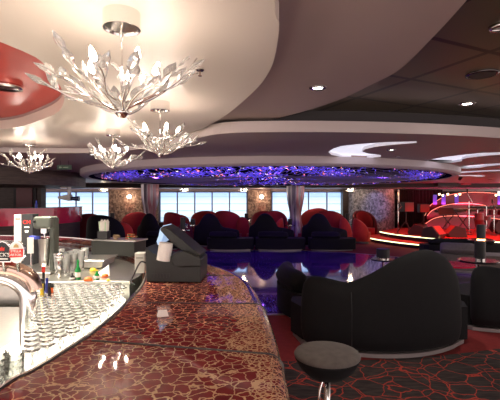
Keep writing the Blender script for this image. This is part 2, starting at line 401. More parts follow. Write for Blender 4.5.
# dome: drum ring, dark disc, fibre lights, wires
dome = thing('led_ceiling_dome', 'huge round ceiling drum of violet fibre lights over the dance floor', 'ceiling light', (DC[0], DC[1], 2.29))
b_ = NB(); lathe(b_, [(5.08, 0), (5.14, .04), (5.14, .16), (4.95, .16), (4.95, .0), (5.08, 0)], 96)
b_.faces.ensure_lookup_table()
obj('drum_ring', b_, mat('lilac_grey_ring', (.50, .43, .45), .5), dome, sm=False)
b_ = NB(); lathe(b_, [(4.945, .01), (4.90, .01), (4.90, .16), (4.945, .16)], 96); obj('dark_liner', b_, M_navy, dome)
b_ = NB(); lathe(b_, [(0, .20), (4.9, .12), (4.9, .15), (0, .23)], 64); obj('backing_disc', b_, M_navy, dome)
for nm, m_, cnt, s0, seed, sc_ in (('violet_fibre_lights', M_bead_v, 1500, .018, 1, 1), ('blue_fibre_lights', M_bead_b, 2600, .03, 2, 1), ('rose_fibre_lights', M_bead_r, 260, .018, 3, 1), ('pale_fibre_lights', M_bead_w, 200, .014, 4, 1)):
    rnd = random.Random(seed); b_ = NB()
    for k in range(cnt):
        for _ in range(20):
            r = 4.75*math.sqrt(rnd.random()); a = rnd.random()*2*PI
            wv = math.sin(a*5+r*2.3)+math.sin(a*3-r*4.1+seed)
            if rnd.random() < .12+.4*wv: break
        z = .0+.10*rnd.random(); x, y = r*math.cos(a), r*math.sin(a)
        if y > .3 and r < 4.3 and x > -2.6 and rnd.random() < .60: continue
        q = rnd.random()*PI; L = s0*(1+2.5*rnd.random()); d = Vector((math.cos(a+PI/2+q*.3), math.sin(a+PI/2+q*.3), (rnd.random()-.5)*1.5)).normalized()*L
        u = Vector((0, 0, s0*.35)); v = d.cross(u).normalized()*s0*.35; c = Vector((x, y, z))
        vs = [b_.verts.new(c+p) for p in (d, -d, u+v, -u+v, -v)]
        for f_ in ((0, 2, 3), (0, 3, 4), (0, 4, 2), (1, 3, 2), (1, 4, 3), (1, 2, 4)): b_.faces.new([vs[j] for j in f_])
    setp(obj(nm, b_, m_, dome), kind='stuff')
for k in range(72):
    a = 2*PI*k/72; b_ = NB()
    tube(b_, [((.9+3.9*q)*math.cos(a+.25*q*q), (.9+3.9*q)*math.sin(a+.25*q*q), .04-.07*math.sin(PI*q)) for q in [j/8 for j in range(9)]], .0065, 4)
    obj('wire', b_, M_wire, dome)
# beam and soffit before the windows
b_ = NB(); box(b_, (0, 19.5, 2.36), (29, 2.9, .17)); struct('ceiling_window_soffit', b_, mat('soffit_paint', (.38, .33, .42), .5))
b_ = NB(); box(b_, (0, 18.0, 2.35), (29, .10, .20)); struct('trim_4', b_, M_dark)

b_ = NB(); box(b_, (0, 20.94, 2.225), (26.5, .10, .13)); struct('trim_10', b_, M_band)
# left rear: wood drum soffit over the second bar, wood wall and recessed panel
b_ = NB(); prism(b_, [(-12.5, 8.7)]+[(-7+2.3*math.cos(a), 11+2.3*math.sin(a)) for a in [PI*1.5+PI*k/40 for k in range(41)]]+[(-12.5, 13.3)], 2.07, 2.449); struct('ceiling_wood_drum', b_, M_wood2)
b_ = NB(); box(b_, (-9.9, 12.4, 1.2), (7.0, .3, 2.3)); struct('wall_wood_partition', b_, M_wood)
b_ = NB(); box(b_, (-6.87, 12.22, 1.35), (.68, .05, 2.1)); struct('trim_5', b_, M_dark)
b_ = NB(); box(b_, (-6.87, 12.18, 1.33), (.48, .04, 1.95)); struct('door_1', b_, mat('oxblood_door', (.10, .012, .02), .35))

# pleated columns
for x in (-4.25, 1.93):
    b_ = NB(); n = 48; rings = []
    for j in range(15):
        q = j/14; r0 = .36-.13*math.exp(-((q-.42)/.22)**2)
        rings.append([b_.verts.new((math.cos(2*PI*k/n)*r0*(1+.06*math.cos(12*2*PI*k/n)), math.sin(2*PI*k/n)*r0*(1+.06*math.cos(12*2*PI*k/n)), 2.44*q)) for k in range(n)])
    for a, c in zip(rings, rings[1:]):
        for k in range(n): b_.faces.new((a[k], a[(k+1) % n], c[(k+1) % n], c[k]))
    o = thing('draped_column', 'silver draped hourglass column %s' % ('behind the dark till, between the left and middle windows' if x < 0 else 'with a rosy stripe, between the middle and right windows'), 'column', (x, 17.0, 0), 0, 'draped columns')
    obj('drape', b_, M_pleat, o, sm=True)
    b_ = NB(); lathe(b_, [(0, 2.36), (.40, 2.36), (.40, 2.45), (0, 2.45)], 32); obj('capital', b_, M_darkchrome, o)
# ornate panels
def panel(x0, x1, y, m_, nm): 
    b_ = NB(); box(b_, ((x0+x1)/2, y, 1.12), (x1-x0, .12, 2.24)); return struct(nm, b_, m_)
panel(-7.35, -4.78, 20.88, M_ornate, 'trim_6'); panel(-.1, 1.1, 20.88, M_ornate, 'trim_7')
b_ = NB(); strip(b_, circ(6.15, 20.3, 1.15, .95, n=24, a0=PI*1.0, a1=PI*2.0), [(0, 0), (.08, 0), (.08, 2.24), (0, 2.24)]); struct('trim_8', b_, M_ornate2)
b_ = NB(); box(b_, (5.0, 20.6, 1.12), (.55, .5, 2.24)); struct('trim_9', b_, M_wood)
sp = lamp('panel_blue_spot', 'SPOT', (6.1, 16.6, 2.25), 60, (.25, .4, 1), .05, spot=.55); aim(sp, (6.1, 19.4, 1.4))
# dark curtains right of the panel
for j, (x0, x1, y0) in enumerate(((7.35, 8.3, 19.75), (8.3, 9.6, 19.95))):
    b_ = NB(); pts = [(x0+(x1-x0)*k/40, y0+.06*math.sin(k*1.25)) for k in range(41)]
    strip(b_, pts, [(0, .01), (.03, .01), (.03, 2.22), (0, 2.22)])
    setp(obj('stage_curtain', b_, M_curtain, sm=False), 'floor-length black curtain %s' % ('beside the silver wall panel' if j == 0 else 'behind the speaker on the tall stand'), 'curtain', 'black curtains behind the stage')
b_ = NB(); tube(b_, [(7.28, 19.62, .02), (7.28, 19.62, 2.2)], .05, 12); setp(obj('slim_post', b_, M_copper), 'slim copper post lit warm at the top beside the silver wall panel', 'post')
lamp('post_glow', 'POINT', (7.2, 19.4, 2.0), 1.5, (1, .3, .1), .05)

# ---------------------------------------------------------------- chandeliers
def leaf_mesh():
    b_ = NB(); n = 6; rings = []
    for q, r in ((.0, .003), (.12, .007), (.4, .0165), (.65, .0145), (.88, .006), (1, .0008)):
        rings.append([b_.verts.new((math.cos(2*PI*k/n)*r, math.sin(2*PI*k/n)*r*.5, q*.068)) for k in range(n)])
    for a, c in zip(rings, rings[1:]):
        for k in range(n): b_.faces.new((a[k], a[(k+1) % n], c[(k+1) % n], c[k]))
    b_.faces.new(rings[0][::-1]); b_.faces.new(rings[-1])
    bmesh.ops.recalc_face_normals(b_, faces=b_.faces[:]); me = bpy.data.meshes.new('crystal_leaf'); b_.to_mesh(me); b_.free(); me.materials.append(M_crystal); return me
LEAF = leaf_mesh()
def put_leaf(parent, p, d, s=1.0):
    o = bpy.data.objects.new('crystal_leaf', LEAF); C.objects.link(o); o.parent = parent; o.location = p
    o.rotation_euler = Vector(d).to_track_quat('Z', 'Y').to_euler(); o.scale = (s, s, s); return o
def chandelier(loc, label, seed=3, R=.40, dz=.42, leaves=4, nb=15, bulbs=6):
    """loc = ceiling point; hub dz below"""
    rnd = random.Random(seed); t_ = thing('crystal_chandelier', label, 'chandelier', loc, 0, 'branching crystal chandeliers')
    b_ = NB(); lathe(b_, [(0, -.062), (.070, -.062), (.073, -.070), (.078, -.070), (.078, 0), (0, 0)], 40); obj('canopy', b_, M_chrome, t_, sm=False)
    b_ = NB(); tube(b_, [(0, 0, -.04), (0, 0, -dz+.02)], .005, 8); obj('rod', b_, M_chrome, t_, sm=True)
    b_ = NB(); lathe(b_, [(0, -.03), (.014, -.028), (.028, -.012), (.03, 0), (.022, .016), (.016, .04), (.010, .075), (0, .075)], 20, (0, 0, -dz)); obj('hub', b_, M_chrome, t_, sm=True)
    for k in range(nb):
        a = 2*PI*k/nb+rnd.uniform(-.12, .12); r1 = R*rnd.choice((1, .94, .72, .86)); h1 = rnd.choice((.10, .15, .20, .25))+rnd.uniform(-.015, .015)+(.04 if r1 < .8*R else 0)
        tw = rnd.uniform(-.35, .35); pts = []
        for j in range(9):
            q = j/8; rr = r1*q*(1-.0*q); aa = a+tw*q*q+.06*math.sin(q*9+k)
            pts.append((rr*math.cos(aa), rr*math.sin(aa), -dz+h1*(q**(1.0 if k % 2 else 1.5))+.014*math.sin(q*7+k*2)))
        b_ = NB(); tube(b_, pts, .0068, 6, .003); br = obj('branch', b_, M_chrome, t_, sm=True)
        for j in range(leaves):
            q = (.36, .60, .80, .97, .5, .7)[j]; i = int(q*8); p = Vector(pts[i]); d = (Vector(pts[min(i+1, 8)])-Vector(pts[i-1])).normalized()
            d = (d+Vector((rnd.uniform(-.8, .8), rnd.uniform(-.8, .8), rnd.uniform(0, .8)))).normalized() if j < 3 or rnd.random() < .5 else d
            put_leaf(br, p, d, rnd.uniform(.95, 1.4))
    for k in range(bulbs):
        a = 2*PI*k/bulbs+.4; r = R*.36; base = Vector((r*math.cos(a), r*math.sin(a), -dz+.135)); 
        b_ = NB(); tube(b_, [(0, 0, -dz+.03), (r*.5*math.cos(a), r*.5*math.sin(a), -dz+.07), tuple(base)], .005, 6)
        dn = Vector((math.cos(a)*.35, math.sin(a)*.35, 1)).normalized(); tube(b_, [base, base+dn*.04], .011, 12)
        ho = obj('lamp_holder', b_, M_chrome, t_, sm=True)
        b_ = NB(); lathe(b_, [(0, 0), (.008, 0), (.013, .014), (.014, .026), (.009, .045), (.003, .06), (0, .062)], 12); bu = obj('bulb', b_, M_bulb, ho, loc=base+dn*.038, sm=True); bu.rotation_euler = dn.to_track_quat('Z', 'Y').to_euler()
    return t_
c1 = chandelier((-.548, 1.71, 2.5), 'nearest and largest-looking crystal branch chandelier at the top of the photo', 3, nb=17, leaves=4, bulbs=5, R=.345)
dup(c1, (-.735, 3.27, 2.5), 1.1, 'crystal branch chandelier second nearest, low beside the big one on its right')
dup(c1, (-1.555, 4.54, 2.5), 2.3, 'small crystal branch chandelier hanging between the far left one and the near ones')
dup(c1, (-2.95, 5.35, 2.5), 4.0, 'farthest left crystal branch chandelier over the beer tap corner')
# pieces of small crystal ceiling lamps before the windows
def small_lamp(x, y, label, pw=6):
    t_ = thing('small_crystal_lamp', label, 'ceiling light', (x, y, 2.275), 0, 'small crystal lamps before the windows')
    b_ = NB(); cyl(b_, (0, 0, -.03), .10, .03); obj('canopy', b_, M_chrome, t_)
    b_ = NB(); cyl(b_, (0, 0, -.09), .012, .07, 8); obj('stem', b_, M_chrome, t_)
    for k in range(16):
        a = 2*PI*k/16; put_leaf(t_, (.05*math.cos(a), .05*math.sin(a), -.17), (math.cos(a), math.sin(a), .25+.2*(k % 2)), 3.2)
    for k in range(5):
        a = 2*PI*k/5; b_ = NB(); lathe(b_, [(0, 0), (.02, .02), (.02, .05), (0, .08)], 8, (.13*math.cos(a), .13*math.sin(a), -.13)); obj('bulb', b_, M_bulb2, t_, sm=True)
    lamp('small_lamp_light', 'POINT', (0, 0, -.22), pw, (1, .75, .5), .08, parent=t_)
small_lamp(-3.1, 18.9, 'small crystal lamp glittering in front of the middle window'); small_lamp(-.3, 18.9, 'small crystal lamp at the right edge of the middle window')
small_lamp(4.75, 18.9, 'small crystal lamp beside the silver wall panel', 9); small_lamp(-6.9, 18.9, 'small crystal lamp left over the bronze wall panel', 10)
# sconces
for x, y in ((-6.25, 20.75), (.6, 20.75)):
    t_ = thing('wall_sconce', 'glowing wall sconce on the %s bronze panel' % ('left' if x < 0 else 'narrow middle'), 'wall lamp', (x, y, 1.86), 0, 'wall sconces')
    b_ = NB(); box(b_, (0, .03, 0), (.16, .03, .24)); obj('back_plate', b_, M_chrome, t_)
    b_ = NB(); lathe(b_, [(0, -.10), (.08, -.06), (.11, .03), (.06, .09), (0, .10)], 16, (0, -.08, 0)); obj('shade', b_, mat('sconce_glass', (1, .85, .7), .4, emit=7, ecol=(1, .78, .55)), t_, sm=True)
    lamp('sconce_light', 'POINT', (0, -.35, 0), 9, (1, .62, .4), .06, parent=t_)
    rl = lamp('sconce_red_spot', 'SPOT', (.0, -.55, -1.6), 22, (1, .03, .03), .03, spot=.5, parent=t_); rl.rotation_euler = (PI-.42, 0, 0)

# ceiling fittings
def downlight(x, y, z, label, r=.045, power=0, col=(1, .9, .78), tilt=0):
    t_ = thing('downlight', label, 'ceiling light', (x, y, z), 0, 'recessed downlights')
    b_ = NB(); lathe(b_, [(r*.75, -.001), (r, -.012), (r*1.35, -.008), (r*1.4, 0), (r*.75, .001)], 24); b_.faces.ensure_lookup_table(); obj('ring', b_, M_ring, t_, sm=True)
    b_ = NB(); lathe(b_, [(0, -.004), (r*.75, -.004), (r*.75, 0), (0, 0)], 20); obj('lens', b_, M_downglow, t_)
    if power: lamp('downlight_beam', 'SPOT', (0, 0, -.03), power, col, .03, (0, 0, 0), spot=1.5, parent=t_)
x, y = U(318, 87.5, 2.605); downlight(x, y, 2.605, 'recessed downlight in the smooth mauve ceiling above the dance floor', .052, 14)
x, y = U(467, 103.5, 2.71); downlight(x, y, 2.71, 'recessed downlight among the black ceiling tiles', .062, 30)
x, y = U(398, 156.5, 2.45); downlight(x, y, 2.45, 'small downlight just right of the foremost crescent light', .035, 14)
x, y = U(472, 163, 2.45); downlight(x, y, 2.45, 'small downlight below the second crescent light', .035, 14)
x, y = U(490, 179, 2.45); downlight(x, y, 2.45, 'small downlight over the stage near the right edge', .05, 20, (1, .5, .3))
for k, a in enumerate((-150, -120, -90, -60, 165, 135, 110, 80, 48, 20)):  # made-up ring of downlights, added to light the far seating
    a = math.radians(a); downlight(DC[0]+6.2*math.sin(a), DC[1]+6.2*math.cos(a), 2.45, 'added downlight to brighten the far seats, in the mauve ceiling mostly behind the violet dome rim', .05, 30, (1, .85, .75))
x, y = U(482, 74, 2.71); t_ = thing('ceiling_speaker', 'round dark speaker grille set in the black ceiling tiles', 'speaker', (x, y, 2.71))
b_ = NB(); lathe(b_, [(0, -.012), (.10, -.010), (.10, 0), (0, 0)], 32); obj('grille', b_, mat('speaker_mesh', (.05, .045, .04), .6), t_)
b_ = NB(); lathe(b_, [(.10, -.012), (.12, -.010), (.122, 0), (.10, 0)], 32); obj('ring', b_, M_darkchrome, t_, sm=True)
x, y = U(499, 26, 2.71); t_ = thing('ceiling_spotlight', 'chrome ringed spotlight in black tiles at the top right corner', 'ceiling light', (x, y, 2.71))
b_ = NB(); lathe(b_, [(.035, -.02), (.05, -.02), (.055, 0), (.035, 0)], 28); obj('ring', b_, M_chrome, t_, sm=True)
b_ = NB(); lathe(b_, [(0, -.006), (.035, -.006), (.035, 0), (0, 0)], 20); obj('lens', b_, M_white, t_)
x, y = U(200, 70, 2.5); t_ = thing('sprinkler_head', 'small dark sprinkler head in the cream ceiling right of the big chandelier', 'sprinkler', (x, y, 2.5))
b_ = NB(); lathe(b_, [(0, -.008), (.022, -.006), (.026, 0), (0, 0)], 20); obj('flange', b_, M_darkchrome, t_)
b_ = NB(); cyl(b_, (0, 0, -.035), .005, .03, 8); cyl(b_, (0, 0, -.038), .012, .004, 12); obj('nozzle', b_, M_copper, t_)
x, y = -1.98, 3.25; t_ = thing('recess_fixture', 'dark round fixture in the red ceiling recess at the left edge', 'ceiling light', (x, y, 2.63))
b_ = NB(); lathe(b_, [(0, -.02), (.09, -.02), (.10, 0), (0, 0)], 28); obj('housing', b_, M_darkchrome, t_)
b_ = NB(); lathe(b_, [(.10, -.028), (.12, -.024), (.122, 0), (.10, 0)], 28); obj('ring', b_, M_chrome, t_, sm=True)
lamp('added_bar_fill_spot', 'SPOT', (-1.98, 3.25, 2.59), 280, (1, .90, .74), .05, rot=(0, 0, 0), spot=1.7)  # added spot to brighten the bar interior; the fixture itself is dark
lamp('added_recess_fill', 'POINT', (-2.4, 3.0, 2.50), 3.5, (1, .75, .55), .15)  # added point light that lifts the red of the recess
# exit sign hanging from the wood drum
x = (64.5-250)/400*7.6; t_ = thing('exit_sign', 'small dark green sign with a pale arrow under the ceiling beside the wood drum', 'sign', (x, 7.6, 2.30))
b_ = NB(); box(b_, (0, 0, .02), (.27, .03, .085)); obj('board', b_, M_exit, t_)
b_ = NB(); tube(b_, [(-.08, 0, .06), (-.08, 0, .15)], .005, 6); tube(b_, [(.08, 0, .06), (.08, 0, .15)], .005, 6); obj('hanger', b_, M_darkchrome, t_)
b_ = NB(); prism(b_, [(-.10, .02), (-.075, .045), (-.075, .028), (-.045, .028), (-.045, .012), (-.075, .012), (-.075, -.005)], 0, 0, vertical=(-.019, -.0155)); obj('arrow', b_, M_signmark, t_)
b_ = NB(); box(b_, (.03, -.017, .02), (.10, .003, .012)); obj('lettering_line', b_, M_signmark, t_)
# spotlight projector
t_ = thing('stage_projector', 'white ceiling projector with a dark blue lens hanging in front of the left window', 'projector', (-5.15, 11.4, 2.069))
b_ = NB(); box(b_, (-.12, 0, -.02), (.20, .14, .05)); obj('mount_plate', b_, M_darkchrome, t_)
b_ = NB(); tube(b_, [(0, 0, 0), (0, 0, -.26)], .05, 12); obj('arm', b_, M_white, t_)
b_ = NB(); lathe(b_, [(0, -.3), (.03, -.3), (.09, -.02), (.09, .08), (0, .08)], 18, M=Matrix.Translation((-.02, 0, -.30)) @ Matrix.Rotation(PI/2, 4, 'Y')); obj('body', b_, M_white, t_, sm=False)
b_ = NB(); lathe(b_, [(0, .08), (.05, .08), (.06, .2), (.075, .3), (0, .3)], 18, M=Matrix.Translation((-.02, 0, -.33)) @ Matrix.Rotation(PI/2, 4, 'Y')); obj('lens', b_, mat('navy_lens', (.01, .015, .08), .2), t_)

# ---------------------------------------------------------------- bar
inner = smooth([(-.80, .30), (-.83, .80), U(0, 387, 1.08), U(30, 371, 1.08), U(60, 353, 1.08), U(90, 333.5, 1.08), U(113, 315, 1.08), U(131, 297, 1.08), U(141, 285, 1.08), U(145, 273, 1.08), U(142, 264, 1.08), U(130, 257.5, 1.08), U(108, 251, 1.08), U(60, 243, 1.08), U(-20, 240, 1.08)], 6)
outer = smooth([(.12, .30), (.105, .70), U(276, 400, 1.08), U(272, 375, 1.08), U(268, 350, 1.08), U(263, 325, 1.08), U(256, 304, 1.08), U(244, 282, 1.08), U(228, 272, 1.08), U(205, 264, 1.08), U(185, 258.5, 1.08), U(150, 250, 1.08), U(100, 241, 1.08), U(60, 237, 1.08), U(-20, 235, 1.08)], 6)
bar = thing('bar_counter', 'long curved bar counter with glossy red top and gold crackle pattern', 'bar counter', (0, 0, 0))
b_ = NB(); prism(b_, outer+inner[::-1], 1.035, 1.08); obj('counter_top', b_, M_bar, bar)
roll = [(0, 1.0795), (-.022, 1.076), (-.040, 1.064), (-.052, 1.045), (-.057, 1.02), (-.055, .96), (-.045, .88), (-.01, .80), (.05, .80), (.05, 1.03), (0, 1.034)]
b_ = NB(); strip(b_, outer, roll); setp(obj('rolled_edge', b_, M_mosaic, bar, sm=False), 'fine gold mosaic rolled edge')
b_ = NB(); strip(b_, outer, [(.06, .02), (.12, .02), (.12, 1.03), (.06, 1.03)]); obj('front_panel', b_, M_mosaic, bar)
b_ = NB(); strip(b_, inner, [(0, .55), (.0, 1.086), (-.012, 1.086), (-.012, .55)]); obj('inner_trim', b_, M_chrome, bar)
b_ = NB(); strip(b_, inner, [(-.0125, 1.0805), (-.0125, 1.083), (-.019, 1.083), (-.019, 1.0805)]); obj('dark_bead', b_, M_black, bar)
b_ = NB(); strip(b_, [p for p in inner if .8 < p[1] < 3.1], [(-.001, 1.02), (.012, 1.02), (.012, 1.05), (-.001, 1.05)]); setp(obj('led_strip', b_, M_led_bar, bar), 'glowing warm white strip under the inner edge')
b_ = NB(); strip(b_, [p for p in inner if 3.3 < p[1] < 5.0], [(-.013, 1.064), (-.022, 1.064), (-.022, 1.076), (-.013, 1.076)]); setp(obj('led_strip', b_, M_led_bar, bar), 'glowing strip along the far inner curve')
b_ = NB(); strip(b_, outer, [(-.006, 1.074), (-.006, 1.088), (.007, 1.088), (.007, 1.074)]); 
i0 = 36
bmesh.ops.delete(b_, geom=b_.verts[:], context='VERTS'); strip(b_, outer[i0:], [(-.010, 1.072), (-.010, 1.086), (.010, 1.086), (.010, 1.072)]); setp(obj('edge_trim', b_, M_chrome, bar), 'bright trim along the far edge')
def joint(p, q, over=True):
    a = Vector((*p, 1.0815)); c = Vector((*q, 1.0815)); pts = [a, c]
    if over:
        d = (c-a).normalized(); pts += [c+d*.022-Vector((0, 0, .005)), c+d*.042-Vector((0, 0, .017)), c+d*.055-Vector((0, 0, .037)), c+d*.060-Vector((0, 0, .06)), c+d*.058-Vector((0, 0, .12)), c+d*.046-Vector((0, 0, .20))]
    b_ = NB(); tube(b_, pts, .0048, 8); obj('joint_strip', b_, M_joint, bar, sm=True)
def near_pt(path, y): return min(path[:70], key=lambda p: abs(p[1]-y))
joint(U(92, 341, 1.08), near_pt(outer[:32], 1.62)); joint(U(147, 303, 1.08), near_pt(outer[:38], 2.42)); joint(U(176, 275.5, 1.08), U(235, 275.5, 1.08), False)
# inner work surface, rack shelf with added glow, back counter
ib = [p for p in inner if p[1] > .5]
work = [(x-.02, y) for x, y in ib[:60]]
b_ = NB(); prism(b_, [(-3.0, .6)]+[p for p in inner[3:58]]+[(-1.0, 3.7), (-3.0, 3.7)], .86, .90)
bs = thing('bar_workbench', 'stainless steel work bench inside the bar', 'work bench'); 
bmesh.ops.delete(b_, geom=b_.verts[:], context='VERTS')
inl = [(x-.02, y) for x, y in inner[6:60] if y < 3.02]
prism(b_, [(-3.2, inl[0][1])]+inl+[(-3.2, inl[-1][1])], .86, .90); obj('worktop', b_, M_steel, bs)
rk = [(-.90, .9), (-.905, 1.3), (-.87, 1.62), (-.83, 1.9), (-.82, 2.3), (-.86, 2.7), (-.93, 3.0), (-1.55, 3.0), (-1.42, 2.5), (-1.32, 2.2), (-1.32, 1.95), (-1.7, 1.9), (-1.7, .9)]
b_ = NB(); prism(b_, rk, .902, .912); obj('added_glow_shelf', b_, M_backlight, bs)  # shelf glow added so the glasses above look bright
b_ = NB(); box(b_, (-2.2, 1.75, .45), (1.9, 2.3, .8)); obj('cabinet', b_, M_steel, bs)
bc = thing('steel_back_counter', 'raised steel counter at the far side of the bar behind the racked glasses', 'counter')
bp = [(-3.3, 3.05), (-1.75, 3.10), (-1.30, 3.16), (-.95, 3.16), (-.93, 3.42), (-1.0, 3.75), (-1.28, 4.18), (-1.70, 4.65), (-2.2, 5.2), (-3.3, 5.7)]
b_ = NB(); prism(b_, bp, 1.03, 1.06); obj('worktop', b_, M_steel, bc, bevel=.006)
b_ = NB(); prism(b_, [(x*.99-.02, y*.97+.12) for x, y in bp], .3, 1.03); obj('carcass', b_, M_steel, bc)
b_ = NB(); box(b_, (-1.65, 3.9, 1.10), (.55, .35, .06)); box(b_, (-1.65, 3.9, 1.135), (.6, .4, .012)); 
setp(obj('drip_tray', b_, M_steel, bevel=.01), 'low steel drip tray on the back counter behind the green bottle', 'tray')

# beer tap tower
tp = thing('beer_tap_tower', 'arched chrome beer tap tower at the left edge of the bar', 'beer tap', (-1.165, 2.05, .901))
b_ = NB(); tube(b_, smooth([(-.42, 0, .41), (-.2, 0, .41), (-.06, 0, .395), (0.02, 0, .33), (.03, 0, .22), (.03, 0, .02)], 6), .042, 20); obj('arch_column', b_, M_chrome, tp, sm=True)
b_ = NB(); lathe(b_, [(0, 0), (.075, 0), (.07, .02), (.05, .03), (0, .03)], 24, (.03, 0, 0)); obj('foot', b_, M_chrome, tp, sm=True)
b_ = NB(); tube(b_, smooth([(-.42, 0, .450), (-.2, 0, .452), (-.05, 0, .445), (.04, 0, .40), (.070, 0, .335)], 6), .050, 20, .032); obj('top_shroud', b_, M_copper, tp, sm=True)
def text(body, size, m_, parent, loc, rot=(PI/2, 0, 0), name='lettering', ext=.0012, sx=1):
    cu = bpy.data.curves.new(name, 'FONT'); cu.body = body; cu.size = size; cu.extrude = ext; cu.align_x = 'CENTER'; cu.align_y = 'CENTER'
    o = bpy.data.objects.new(name, cu); C.objects.link(o); dg = bpy.context.evaluated_depsgraph_get(); me = bpy.data.meshes.new_from_object(o.evaluated_get(dg)); bpy.data.objects.remove(o)
    me.materials.clear(); me.materials.append(m_); o = bpy.data.objects.new(name, me); C.objects.link(o); o.parent = parent; o.location = loc; o.rotation_euler = rot; o.scale = (sx, 1, 1); return o
def badge(x, shape, rim_m, face_m, nm):
    b_ = NB(); prism(b_, shape, 0, 0, vertical=(-.008, .008)); rim = obj(nm, b_, rim_m, tp, loc=(x, -.058, .535), bevel=.002)
    return rim
ov = lambda a, b, n=40: [(a*math.cos(2*PI*k/n), b*math.sin(2*PI*k/n)+.005) for k in range(n)]
for x in (-.065, .006):
    b_ = NB(); tube(b_, [(x, -.045, .44), (x, -.058, .50)], .007, 8); obj('tap_stem', b_, M_chrome, tp)
k1 = badge(-.065, [(-.045, -.045), (.045, -.045), (.05, .0), (.042, .03), (.02, .055), (0, .062), (-.02, .055), (-.042, .03), (-.05, 0)], M_chrome, M_black, 'black_badge')
b_ = NB(); prism(b_, [(x*.9, z*.9) for x, z in [(-.045, -.045), (.045, -.045), (.05, .0), (.042, .03), (.02, .055), (0, .062), (-.02, .055), (-.042, .03), (-.05, 0)]], 0, 0, vertical=(-.0095, -.0078)); obj('badge_face', b_, M_black, k1)
b_ = NB(); prism(b_, [(-.012, .012), (.012, .012), (.014, .03), (.006, .026), (.0, .034), (-.006, .026), (-.014, .03)], 0, 0, vertical=(-.011, -.0095)); obj('emblem', b_, M_redp, k1)
text("BECK'S", .026, M_paper, k1, (0, -.0102, -.008)); b_ = NB(); box(b_, (0, -.0102, -.028), (.06, .001, .006)); obj('lettering_line', b_, M_paper, k1)
k2 = badge(.006, ov(.040, .055), M_chrome, M_paper, 'oval_badge')
b_ = NB(); prism(b_, ov(.036, .050), 0, 0, vertical=(-.0095, -.0078)); obj('badge_face', b_, M_paper, k2)
b_ = NB(); prism(b_, [(-.033, -.022), (.033, -.018), (.035, .022), (-.032, .018)], 0, 0, vertical=(-.011, -.0095)); obj('red_band', b_, M_redp, k2)
text('STELLA', .0165, M_paper, k2, (0, -.0118, .010)); text('ARTOIS', .0165, M_paper, k2, (0, -.0118, -.008))
b_ = NB(); prism(b_, [(-.014, .028), (.014, .028), (.010, .040), (0, .046), (-.010, .040)], 0, 0, vertical=(-.011, -.0095)); obj('emblem', b_, mat('gold_mark', (.5, .33, .12), .4), k2)

# milkshake mixer
def at(px, Y): return (px-250)/400*Y
mx = thing('drink_mixer', 'grey and chrome drink mixer with a steel cup on the back counter', 'drink mixer', (at(46, 3.5), 3.5, 1.06))
b_ = NB(); box(b_, (0, 0, .012), (.17, .20, .024)); obj('base', b_, M_steel, mx, bevel=.01)
b_ = NB(); box(b_, (.058, .03, .25), (.042, .10, .46)); obj('column', b_, mat('sage_grey_enamel', (.07, .08, .065), .3), mx, bevel=.012)
b_ = NB(); box(b_, (.0, .0, .445), (.155, .15, .105)); obj('motor_head', b_, mat('sage_enamel', (.075, .085, .07), .28, noise=.05), mx, bevel=.02)
b_ = NB(); cyl(b_, (-.06, -.085, .445), .012, .02, 12, M=None); obj('switch', b_, M_black, mx)
b_ = NB(); tube(b_, [(-.012, 0, .40), (-.012, 0, .20)], .008, 8); cyl(b_, (-.012, 0, .35), .03, .05, 16); obj('spindle', b_, M_chrome, mx)
b_ = NB(); lathe(b_, [(0, 0), (.036, 0), (.040, .06), (.052, .24), (.055, .245), (.050, .24), (.037, .06), (.034, .01), (0, .01)], 24, (-.012, 0, .06)); obj('steel_cup', b_, M_chrome, mx, sm=True)
b_ = NB(); box(b_, (-.075, -.04, .315), (.09, .03, .03)); obj('cup_rest', b_, M_blue, mx, bevel=.005)
# cartons
t_ = thing('bottle_carton', 'tall black carton with a red emblem behind the drink mixer', 'box', (at(30, 4.0), 4.0, 1.06))
b_ = NB(); box(b_, (0, 0, .25), (.115, .115, .50)); obj('box', b_, M_black, t_, bevel=.003)
cm = text('CM', .052, M_redp, t_, (0, -.0595, .42), name='emblem_letters'); text('MOET', .018, M_paper, t_, (0, -.0595, .375), name='lettering')
bpy.data.objects.remove(t_.children[-1]); b_ = NB(); box(b_, (0, -.0595, .372), (.05, .002, .01)); box(b_, (0, -.0595, .335), (.035, .002, .012)); box(b_, (0, -.0595, .322), (.028, .002, .006)); obj('small_print', b_, M_paper, t_)
t_ = thing('bottle_carton', 'tall white carton with a small red stripe left of the black carton', 'box', (at(20.6, 4.05), 4.05, 1.06))
b_ = NB(); box(b_, (0, 0, .25), (.075, .10, .49)); obj('box', b_, M_paper, t_, bevel=.003)
b_ = NB(); box(b_, (.0, -.051, .45), (.05, .002, .014)); obj('stripe', b_, M_redp, t_)
t_ = thing('menu_stand', 'small white card in a stand hanging before the black carton', 'card', (at(30.5, 3.3), 3.3, 1.06)); b_ = NB(); box(b_, (0, 0, .265), (.05, .008, .13), None); obj('card', b_, M_paper, t_)
b_ = NB(); tube(b_, [(0, .008, .0), (0, .008, .25)], .004, 6); cyl(b_, (0, .008, 0), .03, .008, 16); obj('stand', b_, M_chrome, t_)

